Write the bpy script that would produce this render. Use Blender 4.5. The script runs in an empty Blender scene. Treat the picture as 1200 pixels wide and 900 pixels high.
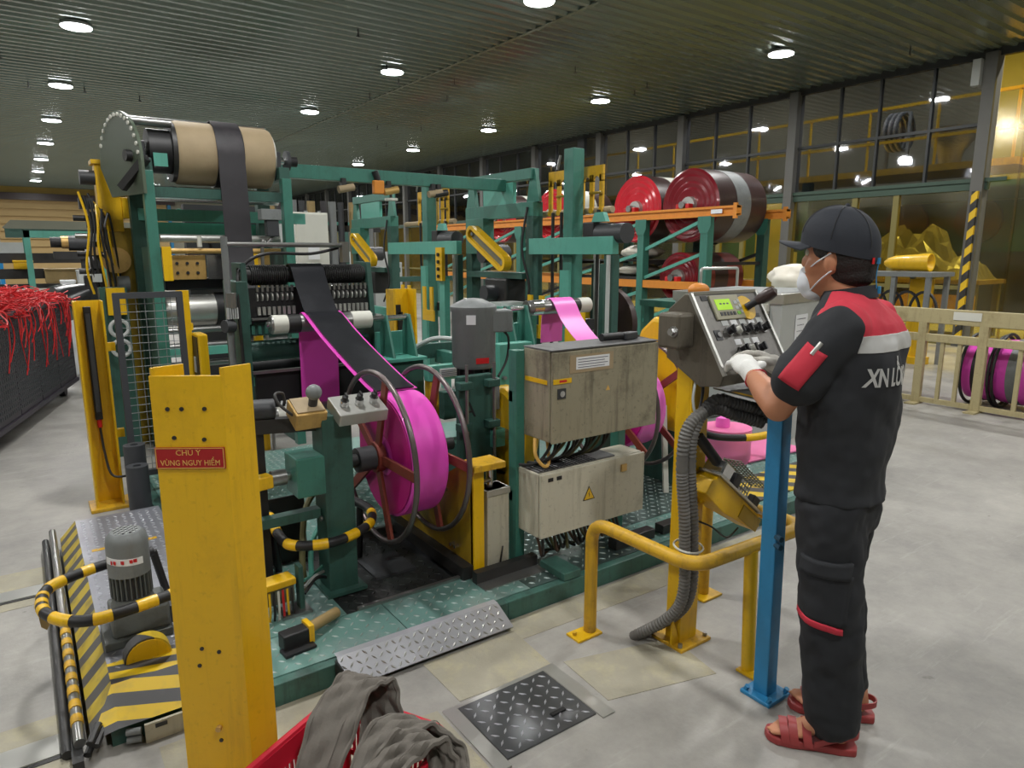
import bpy, bmesh, math, random
from mathutils import Vector, Matrix, Quaternion
random.seed(7)
SC = bpy.context.scene
COL = SC.collection
PI = math.pi

# ------------------------------------------------------------------ camera
cam_data = bpy.data.cameras.new('camera')
cam_data.sensor_fit = 'HORIZONTAL'; cam_data.sensor_width = 36.0
cam_data.lens = 36.0 * 800.0 / 1200.0
cam_data.clip_end = 200
cam = bpy.data.objects.new('camera', cam_data); COL.objects.link(cam)
cam.location = (0, 0, 1.55)
cam.rotation_euler = (math.radians(90 - 10.8), 0, math.radians(-35.5))
SC.camera = cam
# ------------------------------------------------------------------ world and exposure
w = bpy.data.worlds.new('world'); SC.world = w; w.use_nodes = True
w.node_tree.nodes['Background'].inputs[0].default_value = (0.62, 0.66, 0.66, 1)
w.node_tree.nodes['Background'].inputs[1].default_value = 0.03
SC.view_settings.view_transform = 'Standard'; SC.view_settings.look = 'None'
SC.view_settings.gamma = 1.0; SC.view_settings.use_curve_mapping = False
SC.view_settings.exposure = 0.0
LAMP_WATTS = 84.0
CEIL = 4.75

# ------------------------------------------------------------------ helpers
ORG = {}
def lin(c): return tuple((v/255/12.92 if v/255 <= .04045 else ((v/255+.055)/1.055)**2.4) for v in c)

class MB:
    def __init__(s): s.v = []; s.f = []; s.sm = []
    def _add(s, vs, fs, smooth=False):
        o = len(s.v); s.v += [tuple(p) for p in vs]
        for f in fs: s.f.append(tuple(i+o for i in f)); s.sm.append(smooth)
        return s
    def box(s, x0, x1, y0, y1, z0, z1):
        vs = [(x0,y0,z0),(x1,y0,z0),(x1,y1,z0),(x0,y1,z0),(x0,y0,z1),(x1,y0,z1),(x1,y1,z1),(x0,y1,z1)]
        return s._add(vs, [(0,3,2,1),(4,5,6,7),(0,1,5,4),(1,2,6,5),(2,3,7,6),(3,0,4,7)])
    def obox(s, c, size, R=None, ang=0):
        R = R or Matrix.Rotation(ang, 3, 'Z'); hx, hy, hz = [q/2 for q in size]; c = Vector(c)
        vs = [c + R @ Vector(p) for p in [(-hx,-hy,-hz),(hx,-hy,-hz),(hx,hy,-hz),(-hx,hy,-hz),(-hx,-hy,hz),(hx,-hy,hz),(hx,hy,hz),(-hx,hy,hz)]]
        return s._add(vs, [(0,3,2,1),(4,5,6,7),(0,1,5,4),(1,2,6,5),(2,3,7,6),(3,0,4,7)])
    def beam(s, p0, p1, wd, ht, up=(0,0,1)):
        p0 = Vector(p0); p1 = Vector(p1); d = (p1-p0); L = d.length; d.normalize(); u = Vector(up)
        if abs(d.dot(u)) > .98: u = Vector((1,0,0))
        x = d.cross(u).normalized(); zz = x.cross(d).normalized()
        R = Matrix((x, d, zz)).transposed()
        return s.obox((p0+p1)/2, (wd, L, ht), R)
    def _frame(s, d):
        d = Vector(d).normalized(); a = Vector((0,0,1)) if abs(d.z) < .9 else Vector((1,0,0))
        x = d.cross(a).normalized(); return x, d.cross(x).normalized()
    def cyl(s, p0, p1, r, n=16, r2=None):
        p0 = Vector(p0); p1 = Vector(p1); r2 = r if r2 is None else r2
        x, y = s._frame(p1-p0); vs = []
        for k in range(n):
            a = 2*PI*k/n; q = x*math.cos(a)+y*math.sin(a); vs += [p0+q*r, p1+q*r2]
        s._add(vs, [(2*k, 2*((k+1)%n), 2*((k+1)%n)+1, 2*k+1) for k in range(n)], True)
        o = len(s.v)-2*n
        s.f.append(tuple(o+2*k for k in reversed(range(n)))); s.sm.append(False)
        s.f.append(tuple(o+2*k+1 for k in range(n))); s.sm.append(False)
        return s
    def lathe(s, p0, d, prof, n=24, closed=False):
        p0 = Vector(p0); d = Vector(d).normalized(); x, y = s._frame(d); vs = []; m = len(prof)
        for k in range(n):
            a = 2*PI*k/n; q = x*math.cos(a)+y*math.sin(a)
            for t, r in prof: vs.append(p0+d*t+q*r)
        fs = []
        for k in range(n):
            k2 = (k+1) % n
            for j in range(m if closed else m-1):
                j2 = (j+1) % m; fs.append((k*m+j, k2*m+j, k2*m+j2, k*m+j2))
        s._add(vs, fs, True)
        if not closed:
            o = len(s.v)-n*m
            if prof[0][1] > 1e-4: s.f.append(tuple(o+k*m for k in reversed(range(n)))); s.sm.append(False)
            if prof[-1][1] > 1e-4: s.f.append(tuple(o+k*m+m-1 for k in range(n))); s.sm.append(False)
        return s
    def tube(s, pts, r, n=8, closed=False, cap=True):
        P = [Vector(p) for p in pts]; m = len(P); vs = []; x = None
        rr = r if isinstance(r, (list, tuple)) else [r]*m
        for i in range(m):
            a = P[(i-1) % m] if (closed or i > 0) else P[i]; b = P[(i+1) % m] if (closed or i < m-1) else P[i]
            d = (b-a).normalized()
            if x is None: x, _ = s._frame(d)
            x = (x - d*x.dot(d)).normalized(); y = d.cross(x)
            for k in range(n):
                t = 2*PI*k/n; vs.append(P[i]+(x*math.cos(t)+y*math.sin(t))*rr[i])
        fs = []
        for i in range(m if closed else m-1):
            i2 = (i+1) % m
            for k in range(n): fs.append((i*n+k, i*n+(k+1)%n, i2*n+(k+1)%n, i2*n+k))
        s._add(vs, fs, True)
        if not closed and cap:
            o = len(s.v)-n*m
            s.f.append(tuple(o+k for k in reversed(range(n)))); s.sm.append(False)
            s.f.append(tuple(o+(m-1)*n+k for k in range(n))); s.sm.append(False)
        return s
    def prism(s, poly, o, u, v, t):
        o = Vector(o); u = Vector(u); v = Vector(v); nrm = u.cross(v).normalized(); n = len(poly)
        a = [o+u*p+v*q for p, q in poly]; b = [p+nrm*t for p in a]
        fs = [tuple(reversed(range(n))), tuple(n+k for k in range(n))] + [(k, (k+1)%n, n+(k+1)%n, n+k) for k in range(n)]
        return s._add(a+b, fs)
    def sheet(s, path, across, t=.004, smooth=True):
        # a band: centre path of points, constant across vector, thickness t (two-sided solid)
        P = [Vector(p) for p in path]; A = Vector(across); m = len(P); top = []; bot = []
        for i in range(m):
            d = (P[min(i+1, m-1)]-P[max(i-1, 0)]).normalized(); nn = A.cross(d).normalized()*t/2
            top += [P[i]-A/2+nn, P[i]+A/2+nn]; bot += [P[i]-A/2-nn, P[i]+A/2-nn]
        s._add(top, [(2*i, 2*i+1, 2*i+3, 2*i+2) for i in range(m-1)], smooth)
        s._add(bot, [(2*i+1, 2*i, 2*i+2, 2*i+3) for i in range(m-1)], smooth)
        o = 2*m; fs = []
        for i in range(m-1): fs += [(2*i, 2*i+2, o+2*i+2, o+2*i), (2*i+1, o+2*i+1, o+2*i+3, 2*i+3)]
        fs += [(0, o, o+1, 1), (2*m-2, 2*m-1, o+2*m-1, o+2*m-2)]
        s._add(top+bot, fs, False)
        return s
    def sphere(s, c, r, n=16, m=10, sc=(1,1,1), R=None):
        c = Vector(c); vs = []; R = R or Matrix.Identity(3)
        for j in range(1, m):
            t = PI*j/m
            for k in range(n):
                a = 2*PI*k/n
                vs.append(c+R@Vector((r*sc[0]*math.sin(t)*math.cos(a), r*sc[1]*math.sin(t)*math.sin(a), r*sc[2]*math.cos(t))))
        o = len(vs); vs += [c+R@Vector((0,0,r*sc[2])), c-R@Vector((0,0,r*sc[2]))]; fs = []
        for j in range(m-2):
            for k in range(n): fs.append((j*n+k, (j+1)*n+k, (j+1)*n+(k+1)%n, j*n+(k+1)%n))
        for k in range(n): fs += [(o, k, (k+1)%n), (o+1, (m-2)*n+(k+1)%n, (m-2)*n+k)]
        return s._add(vs, fs, True)
    def build(s, name, mat, parent=None, bevel=0, origin=None):
        me = bpy.data.meshes.new(name)
        V = [Vector(p) for p in s.v]
        if origin is None:
            xs = [p.x for p in V]; ys = [p.y for p in V]; zs = [p.z for p in V]
            origin = Vector(((min(xs)+max(xs))/2, (min(ys)+max(ys))/2, min(zs)))
        origin = Vector(origin)
        me.from_pydata([tuple(p-origin) for p in V], [], s.f)
        me.polygons.foreach_set('use_smooth', s.sm)
        me.materials.append(M[mat] if isinstance(mat, str) else mat)
        me.update()
        if any(s.sm): me.set_sharp_from_angle(angle=math.radians(38))
        ob = bpy.data.objects.new(name, me); COL.objects.link(ob)
        place(ob, origin, parent)
        if bevel:
            b = ob.modifiers.new('edge', 'BEVEL'); b.width = bevel; b.segments = 2; b.limit_method = 'ANGLE'
        return ob

def place(ob, origin, parent=None):
    ORG[ob.name] = Vector(origin)
    if parent is not None:
        ob.parent = parent; ob.location = Vector(origin)-ORG[parent.name]
    else: ob.location = origin
def tag(o, label, cat, group=None, kind=None):
    o['label'] = label; o['category'] = cat
    if group: o['group'] = group
    if kind: o['kind'] = kind
    return o
def thing(name, label, cat, loc=(0,0,0), group=None):
    o = bpy.data.objects.new(name, None); COL.objects.link(o); o.empty_display_size = .05
    place(o, loc); return tag(o, label, cat, group)
def struct(o): o['kind'] = 'structure'; return o
def stuff(o): o['kind'] = 'stuff'; return o
def copy_tree(o, parent=None, delta=(0,0,0), label=None, rot=None):
    c = o.copy(); COL.objects.link(c); c.parent = parent
    if parent is None:
        c.location = o.location+Vector(delta)
        if rot is not None: c.rotation_euler = rot
        if label: c['label'] = label
        ORG[c.name] = ORG[o.name]+Vector(delta)
    for ch in list(o.children): copy_tree(ch, c)
    return c
def arc(c, r, a0, a1, u, v, n=10):
    c = Vector(c); u = Vector(u); v = Vector(v)
    return [c+(u*math.cos(a0+(a1-a0)*k/n)+v*math.sin(a0+(a1-a0)*k/n))*r for k in range(n+1)]
def smooth_path(pts, n=8, closed=False):
    P = [Vector(p) for p in pts]; m = len(P); out = []
    for i in range(m if closed else m-1):
        p0 = P[(i-1) % m] if (closed or i > 0) else P[0]; p1 = P[i]; p2 = P[(i+1) % m]; p3 = P[(i+2) % m] if (closed or i < m-2) else P[-1]
        for k in range(n):
            t = k/n
            out.append(.5*((2*p1)+(p2-p0)*t+(2*p0-5*p1+4*p2-p3)*t*t+(3*p1-p0-3*p2+p3)*t**3))
    if not closed: out.append(P[-1])
    return out
def round_path(pts, r=.06, n=6):
    P = [Vector(p) for p in pts]; out = [P[0]]
    for i in range(1, len(P)-1):
        a = (P[i-1]-P[i]).normalized(); b = (P[i+1]-P[i]).normalized()
        q0 = P[i]+a*r; q1 = P[i]+b*r
        for k in range(n+1):
            t = k/n; out.append((1-t)**2*q0+2*t*(1-t)*P[i]+t*t*q1)
    out.append(P[-1]); return out
def text_obj(txt, size, name, mat, parent, origin, u, v, ext=.0008, align='CENTER', sx=1.0, space=1.0, bold=0.0):
    cu = bpy.data.curves.new('t', 'FONT'); cu.body = txt; cu.size = size; cu.extrude = ext; cu.align_x = align; cu.align_y = 'CENTER'
    cu.resolution_u = 2; cu.space_character = space; cu.offset = bold
    to = bpy.data.objects.new('t', cu); COL.objects.link(to)
    dg = bpy.context.evaluated_depsgraph_get(); me = bpy.data.meshes.new_from_object(to.evaluated_get(dg))
    bpy.data.objects.remove(to); bpy.data.curves.remove(cu)
    u = Vector(u).normalized(); v = Vector(v).normalized(); n = u.cross(v)
    for p in me.vertices: c = p.co.copy(); p.co = u*c.x*sx+v*c.y+n*c.z
    me.materials.clear(); me.materials.append(M[mat]); me.name = name
    ob = bpy.data.objects.new(name, me); COL.objects.link(ob); place(ob, origin, parent); return ob
def lozenges(mb, o, u, v, lu, lv, nrm, pitch=.045, ln=.03, wd=.008, h=.0025):
    o = Vector(o); u = Vector(u).normalized(); v = Vector(v).normalized(); nrm = Vector(nrm).normalized()
    nu = int(lu/pitch); nv = int(lv/pitch)
    for i in range(nu):
        for j in range(nv):
            c = o+u*((i+.5)*lu/nu)+v*((j+.5)*lv/nv)
            a = PI/4 if (i+j) % 2 else -PI/4
            d = u*math.cos(a)+v*math.sin(a); e = nrm.cross(d)
            mb._add([c-d*ln/2, c+e*wd/2, c+d*ln/2, c-e*wd/2, c-d*ln*.28+nrm*h, c+d*ln*.28+nrm*h],
                    [(0,3,4),(3,2,5,4),(2,1,5),(1,0,4,5)])
# ------------------------------------------------------------------ materials
M = {}
def nodes(name):
    m = bpy.data.materials.new(name); m.use_nodes = True; M[name] = m
    nt = m.node_tree; return m, nt, nt.nodes['Principled BSDF']
def pm(name, rgb, rough=.5, metal=0.0, var=.12, scale=6.0, dirt=0.0, dirtc=(60,50,40), dscale=3.0, bump=0.0, bscale=60.0, spec=.5, coat=0.0, streak=0.0):
    m, nt, b = nodes(name); N = nt.nodes; L = nt.links; c = lin(rgb)
    tc = N.new('ShaderNodeTexCoord'); no = N.new('ShaderNodeTexNoise'); no.inputs['Scale'].default_value = scale; no.inputs['Detail'].default_value = 5
    L.new(tc.outputs['Object'], no.inputs['Vector'])
    mx = N.new('ShaderNodeMix'); mx.data_type = 'RGBA'
    mx.inputs[6].default_value = tuple(v*(1-var) for v in c)+(1,); mx.inputs[7].default_value = tuple(min(1, v*(1+var)) for v in c)+(1,)
    L.new(no.outputs['Fac'], mx.inputs[0]); out = mx.outputs[2]
    if dirt > 0:
        n2 = N.new('ShaderNodeTexNoise'); n2.inputs['Scale'].default_value = dscale; n2.inputs['Detail'].default_value = 9; n2.inputs['Roughness'].default_value = .72
        L.new(tc.outputs['Object'], n2.inputs['Vector'])
        rp = N.new('ShaderNodeMapRange'); rp.inputs[1].default_value = .5-.0; rp.inputs[2].default_value = .72; rp.inputs[4].default_value = dirt
        L.new(n2.outputs['Fac'], rp.inputs[0])
        m2 = N.new('ShaderNodeMix'); m2.data_type = 'RGBA'; m2.inputs[7].default_value = lin(dirtc)+(1,)
        L.new(rp.outputs[0], m2.inputs[0]); L.new(out, m2.inputs[6]); out = m2.outputs[2]
    if streak > 0:
        mp = N.new('ShaderNodeMapping'); mp.inputs['Scale'].default_value = (26,26,2.2); L.new(tc.outputs['Object'], mp.inputs['Vector'])
        n4 = N.new('ShaderNodeTexNoise'); n4.inputs['Scale'].default_value = 1.0; n4.inputs['Detail'].default_value = 7; n4.inputs['Roughness'].default_value = .7; L.new(mp.outputs['Vector'], n4.inputs['Vector'])
        r4 = N.new('ShaderNodeMapRange'); r4.inputs[1].default_value = .52; r4.inputs[2].default_value = .78; r4.inputs[4].default_value = streak; L.new(n4.outputs['Fac'], r4.inputs[0])
        m4 = N.new('ShaderNodeMix'); m4.data_type = 'RGBA'; m4.inputs[7].default_value = lin(dirtc)+(1,); L.new(r4.outputs[0], m4.inputs[0]); L.new(out, m4.inputs[6]); out = m4.outputs[2]
        n5 = N.new('ShaderNodeTexNoise'); n5.inputs['Scale'].default_value = 55; n5.inputs['Detail'].default_value = 6; L.new(tc.outputs['Object'], n5.inputs['Vector'])
        r5 = N.new('ShaderNodeMapRange'); r5.inputs[1].default_value = .62; r5.inputs[2].default_value = .70; r5.inputs[4].default_value = streak*.4; L.new(n5.outputs['Fac'], r5.inputs[0])
        m5 = N.new('ShaderNodeMix'); m5.data_type = 'RGBA'; m5.inputs[7].default_value = tuple(v*.6 for v in lin(dirtc))+(1,); L.new(r5.outputs[0], m5.inputs[0]); L.new(out, m5.inputs[6]); out = m5.outputs[2]
    L.new(out, b.inputs['Base Color'])
    b.inputs['Roughness'].default_value = rough; b.inputs['Metallic'].default_value = metal
    b.inputs['Specular IOR Level'].default_value = spec; b.inputs['Coat Weight'].default_value = coat
    if bump > 0:
        n3 = N.new('ShaderNodeTexNoise'); n3.inputs['Scale'].default_value = bscale; n3.inputs['Detail'].default_value = 4
        L.new(tc.outputs['Object'], n3.inputs['Vector'])
        bp = N.new('ShaderNodeBump'); bp.inputs['Strength'].default_value = bump; bp.inputs['Distance'].default_value = .01
        L.new(n3.outputs['Fac'], bp.inputs['Height']); L.new(bp.outputs['Normal'], b.inputs['Normal'])
    return m
def stripes(name, ca, cb, direction, period, frac=.5, rough=.5, wear=.35):
    m, nt, b = nodes(name); N = nt.nodes; L = nt.links
    tc = N.new('ShaderNodeTexCoord'); dp = N.new('ShaderNodeVectorMath'); dp.operation = 'DOT_PRODUCT'
    dp.inputs[1].default_value = tuple(q/period for q in direction); L.new(tc.outputs['Object'], dp.inputs[0])
    fr = N.new('ShaderNodeMath'); fr.operation = 'FRACT'; L.new(dp.outputs['Value'], fr.inputs[0])
    gt = N.new('ShaderNodeMath'); gt.operation = 'GREATER_THAN'; gt.inputs[1].default_value = frac; L.new(fr.outputs[0], gt.inputs[0])
    mx = N.new('ShaderNodeMix'); mx.data_type = 'RGBA'; mx.inputs[6].default_value = lin(ca)+(1,); mx.inputs[7].default_value = lin(cb)+(1,)
    L.new(gt.outputs[0], mx.inputs[0])
    no = N.new('ShaderNodeTexNoise'); no.inputs['Scale'].default_value = 14; no.inputs['Detail'].default_value = 8; L.new(tc.outputs['Object'], no.inputs['Vector'])
    rp = N.new('ShaderNodeMapRange'); rp.inputs[1].default_value = .5; rp.inputs[2].default_value = .75; rp.inputs[4].default_value = wear; L.new(no.outputs['Fac'], rp.inputs[0])
    m2 = N.new('ShaderNodeMix'); m2.data_type = 'RGBA'; m2.inputs[7].default_value = lin((95,92,86))+(1,)
    L.new(rp.outputs[0], m2.inputs[0]); L.new(mx.outputs[2], m2.inputs[6]); L.new(m2.outputs[2], b.inputs['Base Color'])
    b.inputs['Roughness'].default_value = rough
    return m
def glass(name, tint, gloss=.1, rough=.03):
    m = bpy.data.materials.new(name); m.use_nodes = True; M[name] = m; nt = m.node_tree; N = nt.nodes; L = nt.links; N.clear()
    o = N.new('ShaderNodeOutputMaterial'); t = N.new('ShaderNodeBsdfTransparent'); g = N.new('ShaderNodeBsdfGlossy'); mx = N.new('ShaderNodeMixShader')
    t.inputs[0].default_value = lin(tint)+(1,); g.inputs['Roughness'].default_value = rough; mx.inputs[0].default_value = gloss
    tc = N.new('ShaderNodeTexCoord'); no = N.new('ShaderNodeTexNoise'); no.inputs['Scale'].default_value = 1.5; L.new(tc.outputs['Object'], no.inputs['Vector'])
    bp = N.new('ShaderNodeBump'); bp.inputs['Strength'].default_value = .15; bp.inputs['Distance'].default_value = .03
    L.new(no.outputs['Fac'], bp.inputs['Height']); L.new(bp.outputs['Normal'], g.inputs['Normal'])
    L.new(t.outputs[0], mx.inputs[1]); L.new(g.outputs[0], mx.inputs[2]); L.new(mx.outputs[0], o.inputs[0]); return m
def emit(name, rgb, st):
    m, nt, b = nodes(name); b.inputs['Base Color'].default_value = lin(rgb)+(1,); b.inputs['Emission Color'].default_value = lin(rgb)+(1,); b.inputs['Emission Strength'].default_value = st
    no = nt.nodes.new('ShaderNodeTexNoise'); no.inputs['Scale'].default_value = 3
    return m
pm('guard_green', (84,96,80), .4, .1, .1, 4, .3, (60,68,58), 4)
pm('teal_grimy', (60,100,90), .5, 0, .2, 6, .7, (42,52,48), 7, streak=.7)
pm('teal', (58,116,102), .42, 0, .12, 5, .4, (44,66,58), 4, coat=.15, streak=.45)
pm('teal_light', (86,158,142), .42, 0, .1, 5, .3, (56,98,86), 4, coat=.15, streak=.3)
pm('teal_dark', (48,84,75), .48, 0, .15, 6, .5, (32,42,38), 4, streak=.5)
pm('yellow', (224,178,10), .42, 0, .08, 3, .35, (140,100,14), 3, coat=.2, streak=.38)
pm('yellow_worn', (205,160,30), .5, 0, .12, 6, .6, (110,90,55), 7, streak=.6)
pm('olive_yellow', (150,122,20), .5, 0, .15, 5, .5, (70,60,25), 5, streak=.6)
pm('steel', (150,150,148), .3, .85, .1, 8, .3, (90,85,78), 5)
pm('chrome', (200,200,200), .16, .95, .05, 8)
pm('bright_steel', (185,185,180), .35, .7, .1, 8, .2, (120,118,110), 5)
pm('dark_steel', (62,62,62), .45, .6, .2, 8, .35, (40,35,30), 5)
pm('black', (26,26,28), .5, 0, .2, 10)
pm('black_gloss', (18,19,22), .28, 0, .2, 10)
pm('rubber_sheet', (26,27,32), .32, 0, .25, 5, .25, (80,80,86), 2.2, bump=.05, bscale=30)
pm('rubber_matte', (46,44,48), .45, 0, .35, 5, .45, (92,84,88), 2.2)
pm('dark_grey', (52,54,57), .5, 0, .12, 8)
pm('grey_paint', (118,122,122), .45, 0, .1, 6, .35, (60,60,58), 5, streak=.3)
pm('motor_grey', (92,96,94), .5, 0, .12, 6, .45, (48,48,46), 6, streak=.4)
pm('charcoal', (62,64,68), .6, 0, .1, 6)
pm('cabinet', (190,186,168), .45, 0, .06, 4, .55, (98,90,74), 2.6, streak=.55)
pm('cabinet_dirty', (150,144,122), .5, .1, .12, 4, .95, (66,60,50), 3.2, streak=.8)
pm('cabinet_top', (98,98,98), .6, .1, .2, 20, .5, (50,48,46), 9)
pm('white_paint', (206,206,196), .5, 0, .04, 4, .15, (150,146,136), 3)
pm('light_grey', (178,182,180), .5, 0, .05, 4, .25, (130,130,126), 3)
pm('paper', (226,228,230), .8, 0, .03, 20)
pm('print_grey', (96,98,110), .8, 0, .03, 20)
pm('pink', (222,74,186), .38, 0, .07, 4, coat=.1)
pm('pink_light', (240,112,206), .38, 0, .06, 4)
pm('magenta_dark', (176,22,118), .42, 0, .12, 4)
pm('pink_pale', (238,128,178), .42, 0, .06, 4)
pm('rust_red', (122,54,42), .5, .1, .2, 8, .4, (70,36,30), 6)
pm('red', (196,32,36), .4, 0, .1, 5)
pm('red_gloss', (206,44,58), .22, 0, .18, 4, .4, (130,14,26), 3, coat=.4)
pm('red_dark', (120,20,34), .3, 0, .2, 4, coat=.3)
pm('crate_red', (196,26,50), .42, 0, .07, 4)
pm('dark_roll', (58,42,40), .35, 0, .2, 4)
pm('orange', (212,134,46), .5, 0, .12, 5, .35, (130,74,30), 5)
pm('brass', (196,160,96), .4, .4, .15, 6, .5, (120,92,50), 12)
pm('tan_canvas', (160,142,112), .7, 0, .12, 12, .3, (130,114,88), 4, bump=.05)
pm('olive_grey', (110,112,98), .5, .2, .1, 6)
pm('sign_red', (166,26,30), .45, 0, .1, 5, .3, (110,20,20), 9)
pm('sign_gold', (214,170,90), .5, 0, .1, 12)
pm('blue', (42,132,182), .42, 0, .1, 5, .3, (28,88,126), 4, coat=.15, streak=.35)
pm('blue_dark', (28,70,92), .5, 0, .2, 3)
pm('wood', (150,128,84), .6, 0, .2, 8, .4, (104,86,52), 6)
pm('fence_paint', (176,164,124), .55, .1, .12, 5, .55, (120,104,66), 5, streak=.5)
pm('skin', (186,128,96), .5, 0, .06, 10, spec=.4)
pm('skin_light', (206,150,120), .5, 0, .06, 10)
pm('hair', (28,24,22), .6, 0, .3, 60, bump=.5, bscale=160)
pm('cloth_black', (35,37,41), .85, 0, .18, 7, bump=.12, bscale=24)
pm('cloth_trouser', (29,31,35), .85, 0, .2, 7, bump=.12, bscale=20)
pm('cloth_cap', (34,38,46), .8, 0, .12, 12, bump=.08, bscale=80)
pm('cloth_red', (190,44,62), .8, 0, .1, 9, bump=.1, bscale=30)
pm('cloth_silver', (186,186,184), .45, .1, .06, 14)
pm('glove', (226,226,222), .9, 0, .05, 20, .2, (150,146,140), 12, bump=.25, bscale=300)
pm('glove_dirty', (196,192,184), .9, 0, .1, 20, .8, (112,106,98), 9, bump=.25, bscale=300)
pm('mask_white', (224,228,234), .8, 0, .03, 20)
pm('sandal', (150,56,56), .5, 0, .1, 12)
pm('canvas_grey', (104,99,92), .85, 0, .12, 12, .35, (82,76,70), 7, bump=.15, bscale=90)
pm('canvas_dark', (46,42,40), .9, 0, .2, 12)
pm('plastic_bag', (220,214,200), .45, 0, .08, 6, .3, (180,172,156), 4, bump=.3, bscale=12)
pm('film_heap', (112,109,98), .3, 0, .35, 4, .4, (90,76,36), 3, bump=.5, bscale=8)
pm('hose_grey', (104,102,98), .55, 0, .12, 10, .3, (70,68,64), 8)
pm('hose_dark', (54,53,52), .55, 0, .12, 10)
pm('cable_black', (30,30,30), .5, 0, .15, 10)
pm('cable_olive', (94,92,60), .5, 0, .15, 10)
pm('cable_brown', (84,62,50), .5, 0, .15, 10)
pm('hoop_steel', (108,100,100), .35, .7, .15, 8, .4, (110,60,50), 6)
pm('shutter', (186,158,106), .6, 0, .08, 2)
pm('shutter_trim', (190,160,80), .6, 0, .1, 2)
pm('hall_dark', (62,60,62), .8, 0, .15, 2)
pm('hall_wall', (122,116,92), .8, 0, .3, .6)
pm('mullion', (56,58,58), .5, .4, .1, 4)
pm('mullion_olive', (120,112,64), .55, .2, .1, 4)
pm('column_grey', (98,98,94), .55, .2, .1, 4)
pm('beam_green', (58,78,66), .5, .2, .12, 4)
pm('screen_bezel', (160,156,132), .5, 0, .06, 10)
pm('green_key', (120,190,60), .5, 0, .06, 10)
pm('light_shell', (205,208,210), .5, .3, .05, 10)
pm('concrete_patch', (156,151,134), .85, 0, .2, 9, .5, (190,180,140), 7, bump=.4, bscale=40)
pm('deck_teal', (112,152,144), .36, .35, .18, 3.5, .85, (158,166,166), 2.2)
pm('deck_tread', (176,190,188), .34, .5, .12, 5, .5, (110,160,150), 3)
pm('deck_greasy', (78,96,92), .36, .4, .25, 5, .8, (46,50,50), 4)
pm('deck_dark', (44,46,46), .42, .4, .25, 5, .4, (90,100,96), 3)
pm('chequer_steel', (190,192,198), .32, .45, .1, 5, .3, (150,152,158), 4)
pm('chequer_dark', (98,100,102), .35, .7, .15, 5, .3, (140,142,144), 4)
pm('tread_grey', (150,152,160), .4, .5, .15, 7, .4, (108,106,108), 5)
stripes('hazard_x', (214,182,40), (70,70,72), (.75,.66,0), .16, .5)
stripes('hazard_y', (196,172,60), (88,88,88), (.45,.9,0), .13, .55, wear=.75)
stripes('hazard_f', (222,186,20), (70,70,72), (.25,.97,0), .085, .5)
stripes('hazard_z', (214,176,30), (40,40,40), (0,.7,.7), .2, .5)
stripes('roll_lines', (52,54,58), (96,98,102), (1,0,0), .026, .72, .3, .1)
glass('glass_clear', (205,208,212), .10)
glass('glass_smoke', (168,172,182), .14)
glass('film_yellow', (236,224,146), .12, .15)
emit('lamp_glow', (250,253,255), 40)
emit('lamp_warm', (255,236,190), 9)
emit('lcd', (150,196,24), .55)
pm('console_face', (98,96,92), .38, .5, .15, 9, .6, (52,50,48), 5, streak=.5)
pm('console_shell', (104,98,86), .5, .3, .15, 6, .7, (48,44,40), 6, streak=.6)
emit('indicator_green', (60,240,150), 3)
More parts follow.
